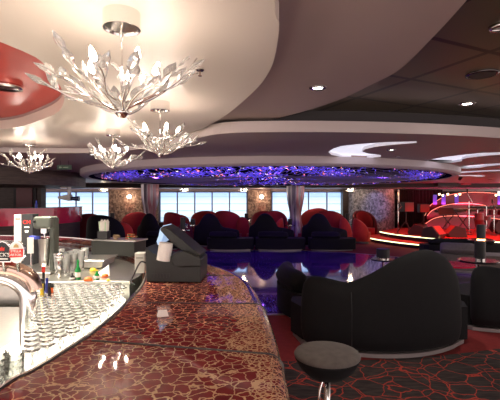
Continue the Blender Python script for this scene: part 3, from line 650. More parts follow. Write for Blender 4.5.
# POS till
pos = thing('till_terminal', 'dark grey till terminal with a white receipt roll seen from behind', 'cash register', (at(174, 3.02), 3.04, 1.082), -.05)
s_ = .0076
body = [(-.205, 0), (.205, 0), (.205, .17), (.10, .21), (-.02, .20), (-.06, .185), (-.155, .215), (-.215, .262)]
b_ = NB(); prism(b_, body, 0, 0, vertical=(-.04, .30)); obj('housing', b_, M_case, pos, bevel=.008)
b_ = NB(); prism(b_, [(.0, .13), (.06, .115), (.21, .12), (.212, .185), (.10, .235), (.04, .232), (.0, .21), (-.015, .17)], 0, 0, vertical=(-.062, -.02)); obj('side_cover', b_, M_case, pos, bevel=.012)
b_ = NB(); prism(b_, [(-.09, .42), (-.035, .39), (.20, .20), (.175, .165), (.0, .265), (-.115, .39)], 0, 0, vertical=(.0, .30)); obj('display', b_, M_case, pos, bevel=.01)
b_ = NB(); prism(b_, [(-.092, .424), (-.119, .392), (-.13, .34), (-.145, .30), (-.135, .27), (-.110, .29), (-.085, .36)], 0, 0, vertical=(.02, .28)); obj('screen', b_, mat('pale_blue_screen', (.3, .45, .6), .2, emit=.35, ecol=(.5, .7, 1)), pos, bevel=.004)
b_ = NB(); tube(b_, [(-.075, -.035, .165), (-.075+.02, -.035, .295)], .052, 24); obj('paper_roll', b_, M_paper, pos)
for k in range(6): b_ = NB(); box(b_, (-.155+k*.024, -.041, .05), (.018, .004, .03)); obj('vent', b_, M_black, pos)
b_ = NB(); tube(b_, smooth([(-.205, .02, .12), (-.25, -.03, .15), (-.29, -.07, .06), (-.30, -.10, .01), (-.26, -.14, .006)], 6), .006, 8); obj('power_cable', b_, M_black, pos, sm=True)
t_ = thing('receipt_printer', 'small pale grey printer box just left of the dark till', 'printer', (at(139, 3.35), 3.42, 1.082)); b_ = NB(); box(b_, (0, 0, .085), (.085, .10, .17)); obj('housing', b_, mat('pale_grey_plastic', (.45, .44, .40), .5), t_, bevel=.006)
b_ = NB(); box(b_, (0, -.052, .13), (.06, .004, .006)); obj('paper_slot', b_, M_black, t_)
# organizer
cx, cyy = at(116, 4.45), 4.55
t_ = thing('bar_organizer', 'dark box shaped bar organizer with a pale lid edge behind the till', 'bar caddy', (cx, cyy, 1.082), -.25); b_ = NB(); box(b_, (0, 0, .08), (.54, .26, .16)); obj('box', b_, M_case, t_, bevel=.008)
b_ = NB(); box(b_, (0.02, 0, .168), (.54, .28, .016)); obj('lid', b_, M_steel, t_, bevel=.003)
t_ = thing('straw_holder', 'black cup packed with white drinking straws on the bar organizer', 'straws', (cx-.17, cyy-.0, 1.258)); b_ = NB(); box(b_, (0, 0, .045), (.11, .11, .09)); obj('cup', b_, M_black, t_)
for k in range(24):
    b_ = NB(); x0, y0 = (k % 6-2.5)*.015, (k//6-1.5)*.018; tube(b_, [(x0, y0, .09), (x0*1.15, y0*1.1, .20+.02*math.sin(k*3))], .0075, 8); obj('straw', b_, M_white if k % 4 else mat('pale_green_straw', (.55, .75, .55), .5), t_)
def leafpile(nm, lab, cat, x, y, z, m_, n, r, seed):
    rnd = random.Random(seed); t_ = thing(nm, lab, cat, (x, y, z)); 
    for k in range(n):
        b_ = NB(); a = rnd.random()*6.3; rr = r*rnd.random(); box(b_, (0, 0, 0), (.07, .05, .006)); o = obj(cat.replace(' ', '_')+'_sheet' if cat == 'napkins' else 'garnish_piece', b_, m_[k % len(m_)], t_, loc=(rr*math.cos(a), rr*math.sin(a)*.6, .006+k*.0065), rot=(rnd.uniform(-.1, .1), rnd.uniform(-.15, .15), a))
leafpile('napkin_stack', 'loose stack of brown napkins beside the straws', 'napkins', cx-.03, cyy, 1.262, [M_brownpaper], 6, .02, 4)
leafpile('garnish_tray', 'heap of orange and green garnish on the bar organizer right end', 'garnish', cx+.14, cyy, 1.262, [M_orange, M_green, M_brownpaper, M_orange], 8, .05, 5)

# glasses in the rack: upturned stemmed glasses
def gmesh(prof, n=16, name='glass', m_=M_glass):
    b_ = NB(); lathe(b_, prof, n); bmesh.ops.recalc_face_normals(b_, faces=b_.faces[:]); me = bpy.data.meshes.new(name); b_.to_mesh(me); b_.free(); me.materials.append(m_)
    for p in me.polygons: p.use_smooth = True
    return me
BOWL = gmesh([(.025, 0), (.030, .03), (.029, .065), (.018, .092), (.006, .10), (.004, .102), (.0, .100), (.016, .088), (.0265, .064), (.028, .03), (.0235, 0), (.025, 0)], 14, 'bowl')
STEM = gmesh([(0, .10), (.005, .101), (.0035, .13), (.005, .158), (.030, .163), (.033, .166), (.030, .168), (0, .166)], 14, 'stem_and_base', M_rim)
def inside(p, poly):
    x, y = p; c = False; n = len(poly)
    for i in range(n):
        (x1, y1), (x2, y2) = poly[i], poly[(i+1) % n]
        if (y1 > y) != (y2 > y) and x < (x2-x1)*(y-y1)/(y2-y1)+x1: c = not c
    return c
rackpoly = [(-.875, 1.60), (-.865, 1.75), (-.835, 1.9), (-.825, 2.3), (-.86, 2.7), (-.95, 3.0), (-1.52, 3.0), (-1.38, 2.5), (-1.10, 2.05), (-1.0, 1.8)]
ng = 0; gg = 'upturned stemmed glasses racked in the bar'
for j in range(40):
    for i in range(16):
        x = -1.6+i*.0665+(j % 2)*.033+random.uniform(-.002, .002); y = 1.6+j*.0585+random.uniform(-.002, .002)
        if not inside((x, y), rackpoly): continue
        t_ = thing('stemmed_glass', 'upturned stemmed drinking glass in the crowded rack along the inner edge of the bar', 'glass', (x, y, .913), random.random()*6, gg)
        for nm, me in (('bowl', BOWL), ('stem', STEM)):
            o = bpy.data.objects.new(nm, me); C.objects.link(o); o.parent = t_
        ng += 1
M_tum = mat('thin_glass', (.98, .99, .97), .08, trans=.92, ior=1.10)
TUM = gmesh([(0, 0), (.026, 0), (.034, .13), (.032, .13), (.025, .012), (0, .012)], 16, 'tumbler', M_tum)
tumpoly = [(-.90, .98), (-.915, 1.30), (-.885, 1.56), (-1.02, 1.78), (-1.35, 1.72), (-1.5, .98)]
for j in range(14):
    for i in range(10):
        x = -1.5+i*.075+(j % 2)*.037; y = 1.0+j*.066
        if not inside((x, y), tumpoly) or x < -.66*y-.15: continue
        o = bpy.data.objects.new('tumbler', TUM); C.objects.link(o); o.location = (x, y, .913); setp(o, 'clear straight tumbler in the brightly lit cluster at the lower left', 'glass', 'tumblers at the near left of the bar')
TALL = gmesh([(0, 0), (.027, 0), (.024, .02), (.036, .18), (.034, .18), (.022, .025), (0, .02)], 16, 'tall_glass')
for k, (px, Y) in enumerate(((58, 3.45), (64, 3.55), (70, 3.6), (76, 3.7), (81, 3.62), (67, 3.38), (74, 3.45), (61, 3.75), (85, 3.85))):
    o = bpy.data.objects.new('tall_glass', TALL); C.objects.link(o); o.location = (at(px, Y), Y, 1.061); setp(o, 'tall clear glass in the bright huddle right of the drink mixer', 'glass', 'tall glasses beside the mixer')
# round gauge ring behind glasses
t_ = thing('water_tap', 'chrome tap with a round head between the mixer and the tall glasses', 'tap', (at(59.5, 3.3), 3.3, 1.061)); b_ = NB(); tube(b_, [(0, 0, 0), (0, 0, .15)], .014, 12); obj('stem', b_, M_chrome, t_, sm=True)
b_ = NB(); bmesh.ops.create_uvsphere(b_, u_segments=16, v_segments=10, radius=.033, matrix=Matrix.Translation((0, 0, .17))); obj('head', b_, M_chrome, t_, sm=True)
# bottles
def bottle(px, Y, z, m_, capm, lab, r=.022, h=.14):
    t_ = thing('bottle', lab, 'bottle', (at(px, Y), Y, z)); b_ = NB(); lathe(b_, [(0, 0), (r, 0), (r, h*.55), (r*.4, h*.75), (r*.36, h), (0, h)], 16); obj('body', b_, m_, t_, sm=True)
    b_ = NB(); cyl(b_, (0, 0, h), r*.45, h*.12, 12); obj('cap', b_, capm, t_)
    b_ = NB(); lathe(b_, [(r*1.02, h*.15), (r*1.04, h*.15), (r*1.04, h*.42), (r*1.02, h*.42)], 16); obj('label_band', b_, M_paper, t_)
bottle(78, 3.22, 1.061, M_green, M_green, 'small green bottle behind the racked glasses'); bottle(97, 3.22, 1.061, M_green, M_yellow, 'short green bottle right of the orange peel', .02, .07)
bottle(72.5, 3.2, 1.061, M_black, M_black, 'small black bottle left of the green bottle', .018, .05)
for k, (px, Y, m_, cm_, lab, h) in enumerate(((43.5, 2.75, M_black, M_redp, 'dark bottle with a red cap left of the racked glasses', .30), (42, 2.62, M_yellow, M_black, 'yellow bottle in the speed rail left of the racked glasses', .25), (47, 2.7, M_blue, M_white, 'dark blue bottle with a white cap in the speed rail', .27), (49.5, 2.6, M_black, M_black, 'short black bottle with a black cap in the speed rail', .23), (52, 2.68, M_orange, M_black, 'orange bottle nearest the glasses in the speed rail', .21))):
    bottle(px, Y, .905, m_, cm_, lab, .024, h)
def wedge(px, py, m_, lab, s=.03):
    x, y = U(px, py, 1.061); t_ = NB(); lathe(t_, [(0, 0), (s, .004), (s*.8, s*.7), (0, s)], 10); setp(obj('fruit_wedge', t_, m_, loc=(x, y, 1.061), sm=True), lab, 'fruit')
wedge(93, 271, M_yellow, 'yellow lemon wedge on the steel back counter'); wedge(88, 281, M_orange, 'orange fruit wedge behind the racked glasses', .035); wedge(105, 277, M_orange, 'orange fruit wedge beside the folded white napkin'); wedge(108, 281, M_yellow, 'small yellow fruit wedge next to the orange one', .018)
x, y = U(101, 277, 1.061); b_ = NB(); prism(b_, [(-.07, 0), (.06, 0), (.05, .10)], 0, 0, vertical=(-.01, .01)); setp(obj('folded_napkin', b_, M_paper, loc=(x, y+.02, 1.061), rot=(-.5, 0, .2)), 'white triangular folded napkin on the steel back counter', 'napkin')
x, y = U(163, 317, 1.0815); t_ = thing('paper_note', 'small folded beige paper card lying on the red bar top', 'card', (x, y, 1.0825), .35); b_ = NB(); prism(b_, [(-.03, 0), (.03, 0), (.022, .034), (-.022, .036)], 0, 0, vertical=(-.001, .001)); obj('front_flap', b_, M_paper, t_, rot=(-.35, 0, 0)); b_ = NB(); prism(b_, [(-.03, 0), (.03, 0), (.022, .034), (-.022, .036)], 0, 0, vertical=(-.001, .001)); obj('rear_flap', b_, M_paper, t_, loc=(0, .026, 0), rot=(.35, 0, 0))

# red second bar at the left rear
t_ = thing('curved_red_counter', 'long curved crimson fronted counter on a dark wood base at the left rear', 'counter', (0, 0, 0))
cc = (-7.0, 11.0); R2 = 2.2
arc2 = [(-12.0, 8.8), (-9.5, 8.8), (-8, 8.8)]+[(cc[0]+R2*math.cos(a), cc[1]+R2*math.sin(a)) for a in [PI*1.5+PI*.62*k/40 for k in range(41)]]
b_ = NB(); strip(b_, arc2, [(0, 1.09), (.30, 1.09), (.30, 1.50), (0, 1.50)]); obj('crimson_band', b_, M_redgloss, t_)
b_ = NB(); strip(b_, arc2, [(.06, 0.01), (.28, 0.01), (.28, 1.09), (.06, 1.09)]); obj('wood_base', b_, M_wood, t_)
b_ = NB(); strip(b_, arc2, [(-.01, 1.50), (.33, 1.50), (.33, 1.515), (-.01, 1.515)]); obj('top_ledge', b_, M_lacq, t_)
b_ = NB(); tube(b_, [(0, 0, 0), (0, 0, .1)], .03, 10); lathe(b_, [(0, .10), (.02, .1), (.012, .17), (0, .17)], 10); setp(obj('counter_bottle', b_, M_blue, loc=(at(36.5, 8.95), 8.95, 1.516)), 'small blue bottle standing on the crimson counter', 'bottle')

# ---------------------------------------------------------------- seating
def shell(path, hgt, thick, zb, m_, name, parent, bulge=.03, taper=True):
    """padded upholstered wall: path of plan points, height fn of s in 0..1, thickness toward the left side"""
    b_ = NB(); rows = []; N = len(path)
    for i, (x, y) in enumerate(path):
        s = i/(N-1); a = Vector(path[max(i-1, 0)]); c = Vector(path[min(i+1, N-1)]); d = (c-a).normalized(); nr = Vector((-d.y, d.x))
        e = min(s, 1-s); th = thick*(math.sin(min(1, e/.07)*PI/2)**.8 if taper else 1); th = max(th, .02); H = hgt(s); r = th/2; off = (thick-th)/2
        prof = [(0.02, zb), (-bulge, zb+.12), (-bulge, zb+(H-zb)*.45), (-bulge*.5, H-r*1.2), (r*.35, H-r*.3), (r, H), (th-r*.35, H-r*.3), (th, H-r*1.2), (th, zb+.2), (th-.02, zb)]
        rows.append([b_.verts.new((x+nr.x*(o+off), y+nr.y*(o+off), z)) for o, z in prof])
    m = len(rows[0])
    for a, c in zip(rows, rows[1:]):
        for k in range(m): b_.faces.new((a[k], a[(k+1) % m], c[(k+1) % m], c[k]))
    b_.faces.new(rows[0]); b_.faces.new(rows[-1][::-1])
    return obj(name, b_, m_, parent, sm=True, sub=1)
def arcpath(Wd, sag, n=28, x0=None):
    R_ = (Wd*Wd/4+sag*sag)/(2*sag); a = math.asin(Wd/2/R_)
    return [(R_*math.sin(-a+2*a*k/(n-1)), R_-R_*math.cos(-a+2*a*k/(n-1))) for k in range(n)]
def interp(pts):
    def f(s):
        for (a, u), (b, v) in zip(pts, pts[1:]):
            if s <= b:
                q = (s-a)/(b-a); q = q*q*(3-2*q); return u+(v-u)*q
        return pts[-1][1]
    return f
def swoop_sofa(label, loc, rz, outer_m, inner_m, mirror=1, Wd=1.75, sag=.32, peak=1.16, low=.86, name='high_back_sofa', group='swooping high back sofas', prof=None):
    t_ = thing(name, label, 'sofa', loc, rz, group)
    P = arcpath(Wd, sag); hp = [(0, low-.14), (.03, low-.03), (.09, low), (.17, low-.02), (.28, low-.055), (.40, low+.05), (.55, peak-.09), (.68, peak-.005), (.76, peak), (.86, peak-.07), (.94, peak-.22), (1, peak-.42)]
    if prof: hp = prof
    elif mirror < 0: hp = [(1-s, h) for s, h in hp][::-1]
    f = interp(hp); lin = lambda s: f(s)
    import bisect
    def f2(s):
        for (a, u), (b, v) in zip(hp, hp[1:]):
            if s <= b: return u+(v-u)*(s-a)/(b-a)
        return hp[-1][1]
    shell(P, f2, .20, .055, outer_m, 'backrest', t_, .05)
    ins = [(x*.86, y+.215) for x, y in P[3:-3]]
    shell(ins, lambda s: f2(.1+.8*s)-.07, .06, .30, inner_m, 'inner_lining', t_, .0)
    # seat
    seat = [(x*.93, y+.12) for x, y in P]+[(Wd*.52, sag+.42), (Wd*.50, sag+.62), (Wd*.30, sag+.74), (-Wd*.30, sag+.74), (-Wd*.50, sag+.62), (-Wd*.52, sag+.42)]
    if mirror > 0: seat = seat[:len(P)]+[(Wd*.56, sag+.12), (Wd*.61, sag+.38), (Wd*.58, sag+.64), (Wd*.34, sag+.76)]+seat[len(P)+3:]
    b_ = NB(); prism(b_, seat, .06, .44); obj('seat', b_, inner_m if inner_m is not M_blackvelvet else outer_m, t_, bevel=.06)
    b_ = NB(); prism(b_, [(x*.97, y*.97+.02) for x, y in seat], .012, .10); 
    pl_ = [(x*.96, y+.0) for x, y in P]+seat[len(P):]
    bmesh.ops.delete(b_, geom=b_.verts[:], context='VERTS'); prism(b_, [(x*.97, y+.02) for x, y in pl_], .008, .052); obj('plinth', b_, M_plinth, t_)
    # seam piping on the back
    k = int(len(P)*(.29 if mirror > 0 else .71)); x, y = P[k]; b_ = NB(); tube(b_, [(x, y-.046, .14), (x, y-.052, .5), (x, y-.028, f2(k/(len(P)-1))-.1)], .004, 6); obj('seam', b_, M_black, t_)
    return t_
def low_sofa(label, loc, rz, m_, Wd=1.45, backw=.72, group='low two-tier sofas', side=-1, hh=.74):
    """seen from behind: low roll backrest covering one end of a longer rounded seat"""
    t_ = thing('low_sofa', label, 'sofa', loc, rz, group)
    P = arcpath(Wd, .16); seat = P+[(Wd*.53, .30), (Wd*.50, .70), (-Wd*.50, .70), (-Wd*.53, .30)]
    b_ = NB(); prism(b_, seat, .06, .42); obj('seat', b_, m_, t_, bevel=.07)
    Q = [p for p in P if (p[0]*side > -Wd*(backw-.5))]
    shell([(x, y+.01) for x, y in Q], interp([(0, hh-.03), (.15, hh), (.85, hh), (1, hh-.05)]), .26, .40, m_, 'backrest', t_, .03)
    b_ = NB(); prism(b_, [(x*.88, y*.86+.07) for x, y in seat], .012, .07); obj('plinth', b_, M_plinth, t_)
    return t_
def tub_chair(label, loc, rz, outer_m, inner_m, H=1.18, Wd=.92, group='round back tub chairs', nm='tub_chair'):
    t_ = thing(nm, label, 'armchair', loc, rz, group); n = 26; P = []
    for k in range(n):
        a = -PI/2+math.radians(118)*(2*k/(n-1)-1); P.append((Wd/2*math.cos(a), Wd*.48+Wd*.48*math.sin(a)))
    f = lambda s: .46+(H-.46)*max(0, 1-abs(2*s-1)**2.0)**.72
    shell(P, f, .12, .08, outer_m, 'backrest', t_, .04, True)
    Pi = [(x*.70, Wd*.48+(y-Wd*.48)*.70) for x, y in P]
    shell(Pi[2:-2], lambda s: f(.08+.84*s)-.06, .03, .2, inner_m, 'inner_lining', t_, .01)
    b_ = NB(); prism(b_, circ(0, Wd*.5, Wd*.40, Wd*.44, n=28), .08, .44); obj('seat', b_, inner_m, t_, bevel=.05)
    b_ = NB(); prism(b_, circ(0, Wd*.48, Wd*.36, n=28), .008, .09); obj('plinth', b_, M_plinth, t_)
    return t_
def px_at(px, Y): return ((px-250)/400*Y, Y, 0)

# foreground
swoop_sofa('large black high back sofa in the foreground behind the round stool', ((385-250)/400*4.38+.02, 4.25, 0), 0, M_blackvelvet, M_blackvelvet, 1, Wd=1.90, sag=.34, peak=1.165, low=.85)
low_sofa('rounded black low sofa end just left of the foreground high back sofa', (.43, 6.02, 0), -1.45, M_blackvelvet, Wd=1.3, backw=1.0, hh=.72)
swoop_sofa('black high back sofa cut off by the right edge of the photo', (3.80, 5.1, 0), .3, M_blackvelvet, M_blackvelvet, 1, Wd=1.8, sag=.34, peak=1.18, low=.86)
st = thing('bar_stool', 'round grey velvet topped stool at the bottom beside the bar', 'stool', ((327-250)/400*2.56, 2.56, 0))
b_ = NB(); lathe(b_, [(0, .56), (.05, .562), (.12, .585), (.175, .635), (.205, .69), (.207, .705), (.20, .70), (0, .70)], 40); obj('seat_shell', b_, M_blackvelvet, st, sm=True)
b_ = NB(); lathe(b_, [(0, .70), (.205, .70), (.210, .712), (.200, .728), (.16, .738), (0, .742)], 40); obj('seat_cushion', b_, M_greyvelvet, st, sm=True)
b_ = NB(); tube(b_, [(0, 0, .57), (0, 0, .02)], .02, 12); lathe(b_, [(0, .008), (.20, .008), (.19, .02), (.03, .045), (0, .045)], 32); obj('pedestal', b_, M_chrome, st, sm=True)
b_ = NB(); tube(b_, smooth([(-.03, -.03, .565), (-.055, -.05, .50), (-.06, -.06, .40), (-.02, -.02, .33)], 5), .009, 8); obj('footrest_bracket', b_, M_chrome, st, sm=True)

# mid right
def low_table(label, loc, m_=M_lacq, top=.62, r=.34):
    t_ = thing('lounge_table', label, 'table', loc, 0, 'small lounge tables'); b_ = NB(); lathe(b_, [(0, top-.03), (r, top-.03), (r+.005, top-.015), (r, top), (0, top)], 32); obj('tabletop', b_, m_, t_)
    b_ = NB(); tube(b_, [(0, 0, .02), (0, 0, top-.03)], .03, 12); lathe(b_, [(0, .008), (.2, .008), (.18, .022), (0, .022)], 24); obj('pedestal', b_, M_chrome, t_); return t_
def lantern(label, loc, h=.24, r=.05, lit=False):
    t_ = thing('table_lantern', label, 'lantern', loc, 0, 'black table lanterns'); b_ = NB(); lathe(b_, [(0, .03), (r, .03), (r, h), (0, h)], 20); obj('shade', b_, M_black, t_)
    b_ = NB(); lathe(b_, [(0, 0), (r*.9, 0), (r*.9, .03), (0, .03)], 16); obj('base', b_, M_candle if lit else M_chrome, t_)
low_table('small dark lounge table carrying the tall black lantern at the right', px_at(478, 7.2)); lantern('tall black lantern nearest the camera at the right', (px_at(480, 7.2)[0], 7.2, .621), .34, .09)
low_table('small dark lounge table behind the lit candle lantern', px_at(481, 11.0), top=.60); lantern('black lantern with a glowing base right of the wedge speakers', (px_at(481, 11)[0], 11, .601), .42, .11, True)
low_table('dark lounge table at the dance floor edge left of the foreground sofa peak', px_at(383, 8.7), top=.42, r=.25); lantern('square looking black lantern by the dance floor behind the foreground sofa', (px_at(383, 8.7)[0], 8.7, .421), .22, .14)
b_ = NB(); prism(b_, circ(0, 0, .45, n=32), 0, .03); x, y, _ = px_at(452, 8.6)
t_ = thing('red_top_table', 'low table with a glossy red top behind the foreground sofa', 'table', (x, y, 0)); b_2 = NB(); tube(b_2, [(0, 0, .01), (0, 0, .30)], .05, 12); obj('tabletop', b_, M_redgloss, t_, loc=(0, 0, .30)); obj('pedestal', b_2, M_chrome, t_)
low_sofa('black low sofa directly before the stage steps at the right', px_at(469, 11.3), .1, M_blackvelvet, Wd=2.2, backw=.95, hh=.62)
low_sofa('charcoal low sofa behind the tall black lantern at the right', px_at(478, 9.2), -.25, M_greyvelvet, Wd=1.6, backw=.55, hh=.70)

# far row, backs toward the camera
rows = [(154, 14.3, 'black high back sofa rising behind the till', 1.45), (216, 14.3, 'black high back sofa in the middle of the far row', 1.75), (272, 14.3, 'black high back sofa left of the right draped column', 1.75), (326, 14.3, 'black high back sofa right of the right draped column', 1.75)]
FAR = [(0, .66), (.04, .78), (.13, .84), (.17, .98), (.23, 1.14), (.31, 1.23), (.39, 1.235), (.47, 1.17), (.54, 1.03), (.59, .84), (.63, .74), (.82, .68), (1, .60)]
for px, Y, lab, Wd in rows:
    x, y, _ = px_at(px, Y); swoop_sofa(lab, (x, y, 0), 0, M_blackvelvet, M_redvelvet, -1, Wd=Wd, sag=.30, prof=FAR, group='high back sofas of the far row')
for px, Y, lab, Wd in ((230, 13.2, 'low black two tier sofa in the middle of the far row', 1.5), (281, 13.2, 'low black two tier sofa left of the right draped column', 1.6), (334, 13.15, 'low black two tier sofa of the far row nearest the stage', 1.5), (160, 13.4, 'low black sofa mostly hidden behind the till', 1.1)):
    x, y, _ = px_at(px, Y); low_sofa(lab, (x, y, 0), .0, M_blackvelvet, Wd=Wd, backw=.68, side=-1, hh=.66)
tub_chair('plain black tub chair left of the straws', px_at(98, 12.2), -.1, M_blackvelvet, M_blackvelvet, H=1.25, Wd=1.15)
reds = [(89, 15.0, .5, M_maroon, M_redvelvet, 'dark red tub chair behind the end of the crimson counter', 1.2, 1.1),
        (120.5, 13.5, .05, M_orangered, M_orangered, 'orange red round chair back beside the brown napkins', .95, .66),
        (138, 15.3, .5, M_redvelvet, M_redvelvet, 'tall red chair back at the foot of the left draped column', 1.25, 1.1),
        (169, 16.2, -.5, M_redvelvet, M_redvelvet, 'red chair back right of the left draped column', 1.22, 1.1),
        (177, 18.2, 0, M_redvelvet, M_redvelvet, 'red round chair top before the middle window', 1.05, 1.0),
        (184, 14.5, 0, M_maroon, M_maroon, 'dark maroon round chair back right of the till screen', .88, .5),
        (206, 18.0, .2, M_redvelvet, M_redvelvet, 'red chair swooping up left behind the middle black chair', 1.22, 1.3),
        (223, 16.0, -.3, M_redvelvet, M_redvelvet, 'red chair rising right behind the middle black chair', 1.28, 1.25),
        (242, 15.6, -.1, M_redvelvet, M_redvelvet, 'small red chair side right of the middle black chair', 1.05, .5),
        (264, 17.8, 0, M_redvelvet, M_redvelvet, 'red chair top below the narrow bronze panel', 1.22, 1.1),
        (275, 16.6, PI, M_redvelvet, M_redvelvet, 'red dome chair facing the room left of the right draped column', 1.25, 1.05),
        (283, 15.75, 1.4, M_orangered, M_orangered, 'bright red upright chair side by the right draped column', 1.0, .6),
        (319, 17.8, .2, M_redvelvet, M_redvelvet, 'wide red chair behind the black chair before the right window', 1.35, 1.35),
        (328, 16.0, -.3, M_redvelvet, M_redvelvet, 'red chair rising right of the black chair before the right window', 1.28, 1.25),
        (341, 15.5, -1.3, M_orangered, M_orangered, 'bright red chair side above the low sofa nearest the stage', 1.05, .52),
        (354, 15.7, -1.4, M_orangered, M_orangered, 'bright scarlet chair seen edge on left of the maroon armchair', .98, .7),
        (363, 18.3, PI+.15, M_maroon, M_redvelvet, 'dark red round armchair facing the room before the silver panel', 1.22, 1.1)]
for px, Y, rz, om, im, lab, H, Wd in reds:
    x, y, _ = px_at(px, Y); o = tub_chair(lab, (x, y, 0), rz, om, im, H=H, Wd=Wd)
    if abs(rz) > 3: o.location.y += Wd*.5
# small tables and lanterns among them
for px, Y, lab, h, r in ((112.3, 15.4, 'right of the straws', .5, .25), (183, 13.2, 'before the middle window, left one', .42, .22), (193, 15.7, 'before the middle window beside the dark maroon chair', .25, .25), (246.5, 17.2, 'at the right end of the middle window', .42, .2), (290, 15.85, 'below the right draped column', .25, .2), (347.5, 17.0, 'between the two bright red chairs', .42, .25)):
    low_table('small dark table %s' % lab, px_at(px, Y), top=.70, r=r); lantern('black table lantern standing %s' % lab, (px_at(px, Y)[0], Y, .701), h, .085, False)
for px, Y, lab in ((186.6, 13.2, 'before the middle window'), (249.2, 17.2, 'right of the lantern at the middle window end'), (350.5, 17.0, 'beside the lantern between the bright red chairs')):
    b_ = NB(); 
    x, y, _ = px_at(px, Y); b_ = NB(); lathe(b_, [(0, 0), (.03, 0), (.006, .01), (.006, .10), (.04, .14), (.045, .22), (.04, .22), (0, .13)], 14); setp(obj('wine_glass', b_, M_glass, loc=(x, y, .701), sm=True), 'clear wine glass on a small table %s' % lab, 'glass')

# ---------------------------------------------------------------- stage
SC = (10.2, 17.0)
stg = thing('stage', 'round two tier stage with red carpet and pale glowing step edges', 'stage', (0, 0, 0))
b_ = NB(); prism(b_, circ(SC[0], SC[1], 5.1, 3.3, n=8), 0, .01); bmesh.ops.delete(b_, geom=b_.verts[:], context='VERTS')
def disc(rx, n=96):
    return [(x, min(y, 20.9)) for x, y in circ(SC[0], SC[1], rx, n=n) if x < 14.7]
def cap(r): 
    a0, a1 = math.radians(178), math.radians(328); return [(SC[0]+r*math.cos(a0+(a1-a0)*k/70), SC[1]+r*math.sin(a0+(a1-a0)*k/70)) for k in range(71)]
b_ = NB(); prism(b_, cap(5.35)+[(14.7, 19.4), (6.9, 19.4), (6.2, 18.4)], .012, .17); obj('lower_step', b_, M_stage_carpet, stg)
b_ = NB(); prism(b_, cap(4.6)+[(14.7, 19.35), (7.1, 19.35), (6.5, 18.4)], .171, .36); obj('platform', b_, M_stage_carpet, stg)
b_ = NB(); strip(b_, cap(5.36), [(0, .02), (-.01, .02), (-.01, .175), (0, .175)]); obj('step_riser', b_, M_lacq, stg)
b_ = NB(); strip(b_, cap(4.61), [(0, .175), (-.01, .175), (-.01, .365), (0, .365)]); obj('platform_riser', b_, M_lacq, stg)
b_ = NB(); strip(b_, cap(5.375), [(0, .13), (-.02, .13), (-.02, .165), (0, .165)]); obj('led_strip', b_, M_led_y, stg)
b_ = NB(); strip(b_, cap(4.625), [(0, .32), (-.02, .32), (-.02, .355), (0, .355)]); obj('led_strip', b_, M_led_y, stg)
# band shell: three arched walls
sh = thing('band_shell', 'arched crimson band shell with glowing rims behind the stage', 'stage backdrop', (0, 0, 0))
def archwall(Y, pxs, zb, m_, rim_m, nm):
    top = smooth([(px_at(px, Y)[0], 1.7-(py-200)*Y/400) for px, py in pxs], 8)
    xm, x0 = 11.2, top[0][0]
    cur = lambda x: Y+.0+.35*((x-xm)/3.0)**2*-1+.35
    b_ = NB(); A = []; 
    for x, z in top: A.append([b_.verts.new((x, cur(x), zb)), b_.verts.new((x, cur(x), max(z, zb+.02))), b_.verts.new((x, cur(x)+.06, max(z, zb+.02))), b_.verts.new((x, cur(x)+.06, zb))])
    for a, c in zip(A, A[1:]):
        for k in range(4): b_.faces.new((a[k], a[(k+1) % 4], c[(k+1) % 4], c[k]))
    b_.faces.new(A[0]); b_.faces.new(A[-1][::-1]); obj(nm, b_, m_, sh)
    b_ = NB(); tube(b_, [(x, cur(x)-.02, z+.01) for x, z in top], .012, 6); obj('rim_light', b_, rim_m, sh)
archwall(19.2, [(425, 216), (431, 206), (440, 200), (450, 195.5), (465, 193), (480, 192.3), (500, 193.5), (530, 197), (545, 205)], .37, M_shell, M_led_o, 'upper_wall')
archwall(18.6, [(427, 216), (433, 210.5), (445, 206), (460, 203.8), (475, 203.8), (500, 207.5), (530, 212), (540, 218)], .37, M_shell, M_led_o, 'middle_wall')
archwall(18.0, [(424, 224), (432, 219.5), (440, 217.2), (450, 216.3), (465, 216.3), (490, 218), (520, 222)], .37, M_shell, M_led_o, 'lower_wall')
for Y, z, pw in ((18.85, 1.50, 28), (18.25, .95, 20), (17.6, .45, 14)):
    a = lamp('shell_uplight', 'AREA', (10.1, Y, z), pw, (1, .04, .13), 4.2, sy=.08); a.rotation_euler = (PI*.82, 0, 0)
for i, (px, m_) in enumerate(((434.5, 0), (443, 0), (456, 0), (499, 0))):
    b_ = NB(); x = px_at(px, 19.0)[0]; Y = 18.95; box(b_, (x, Y, 1.72), (.18, .02, .46)); setp(obj('drape_panel', b_, mat('lilac_blue_cloth', (.04, .10, .75), .6)), ['lilac blue drape at the left end of the band shell', 'lilac blue drape second from the left on the band shell', 'lilac blue drape above the keyboards', 'lilac blue drape at the right photo edge'][i], 'drape', 'lilac blue drapes on the band shell')
for px in (435, 443, 456):
    s_l = lamp('drape_spot', 'SPOT', (px_at(px, 19)[0], 18.3, 2.35), 8, (.3, .4, 1), .03, spot=.5); aim(s_l, (px_at(px, 19)[0], 18.95, 1.7))
for i, px in enumerate((438.5, 442, 447, 455, 459, 495, 498)):
    x = px_at(px, 18.9)[0]; b_ = NB(); lathe(b_, [(0, 0), (.035, .0), (.05, .07), (0, .09)], 12); setp(obj('shell_spot', b_, mat('warm_spot_lens', (1, .8, .5), .5, emit=4, ecol=(1, .6, .35)), loc=(x, 18.82, 1.93-.05*(i % 2))), 'small glowing spotlight on the upper band shell wall, %s from the left' % ('first', 'second', 'third', 'fourth', 'fifth', 'sixth', 'seventh')[i], 'spotlight', 'small spots on the band shell')
b_ = NB(); box(b_, (8.6, 17.5, 2.37), (.9, .35, .14)); t_ = setp(obj('air_vent_box', b_, M_black), 'black box fitting on the ceiling over the band shell', 'vent')
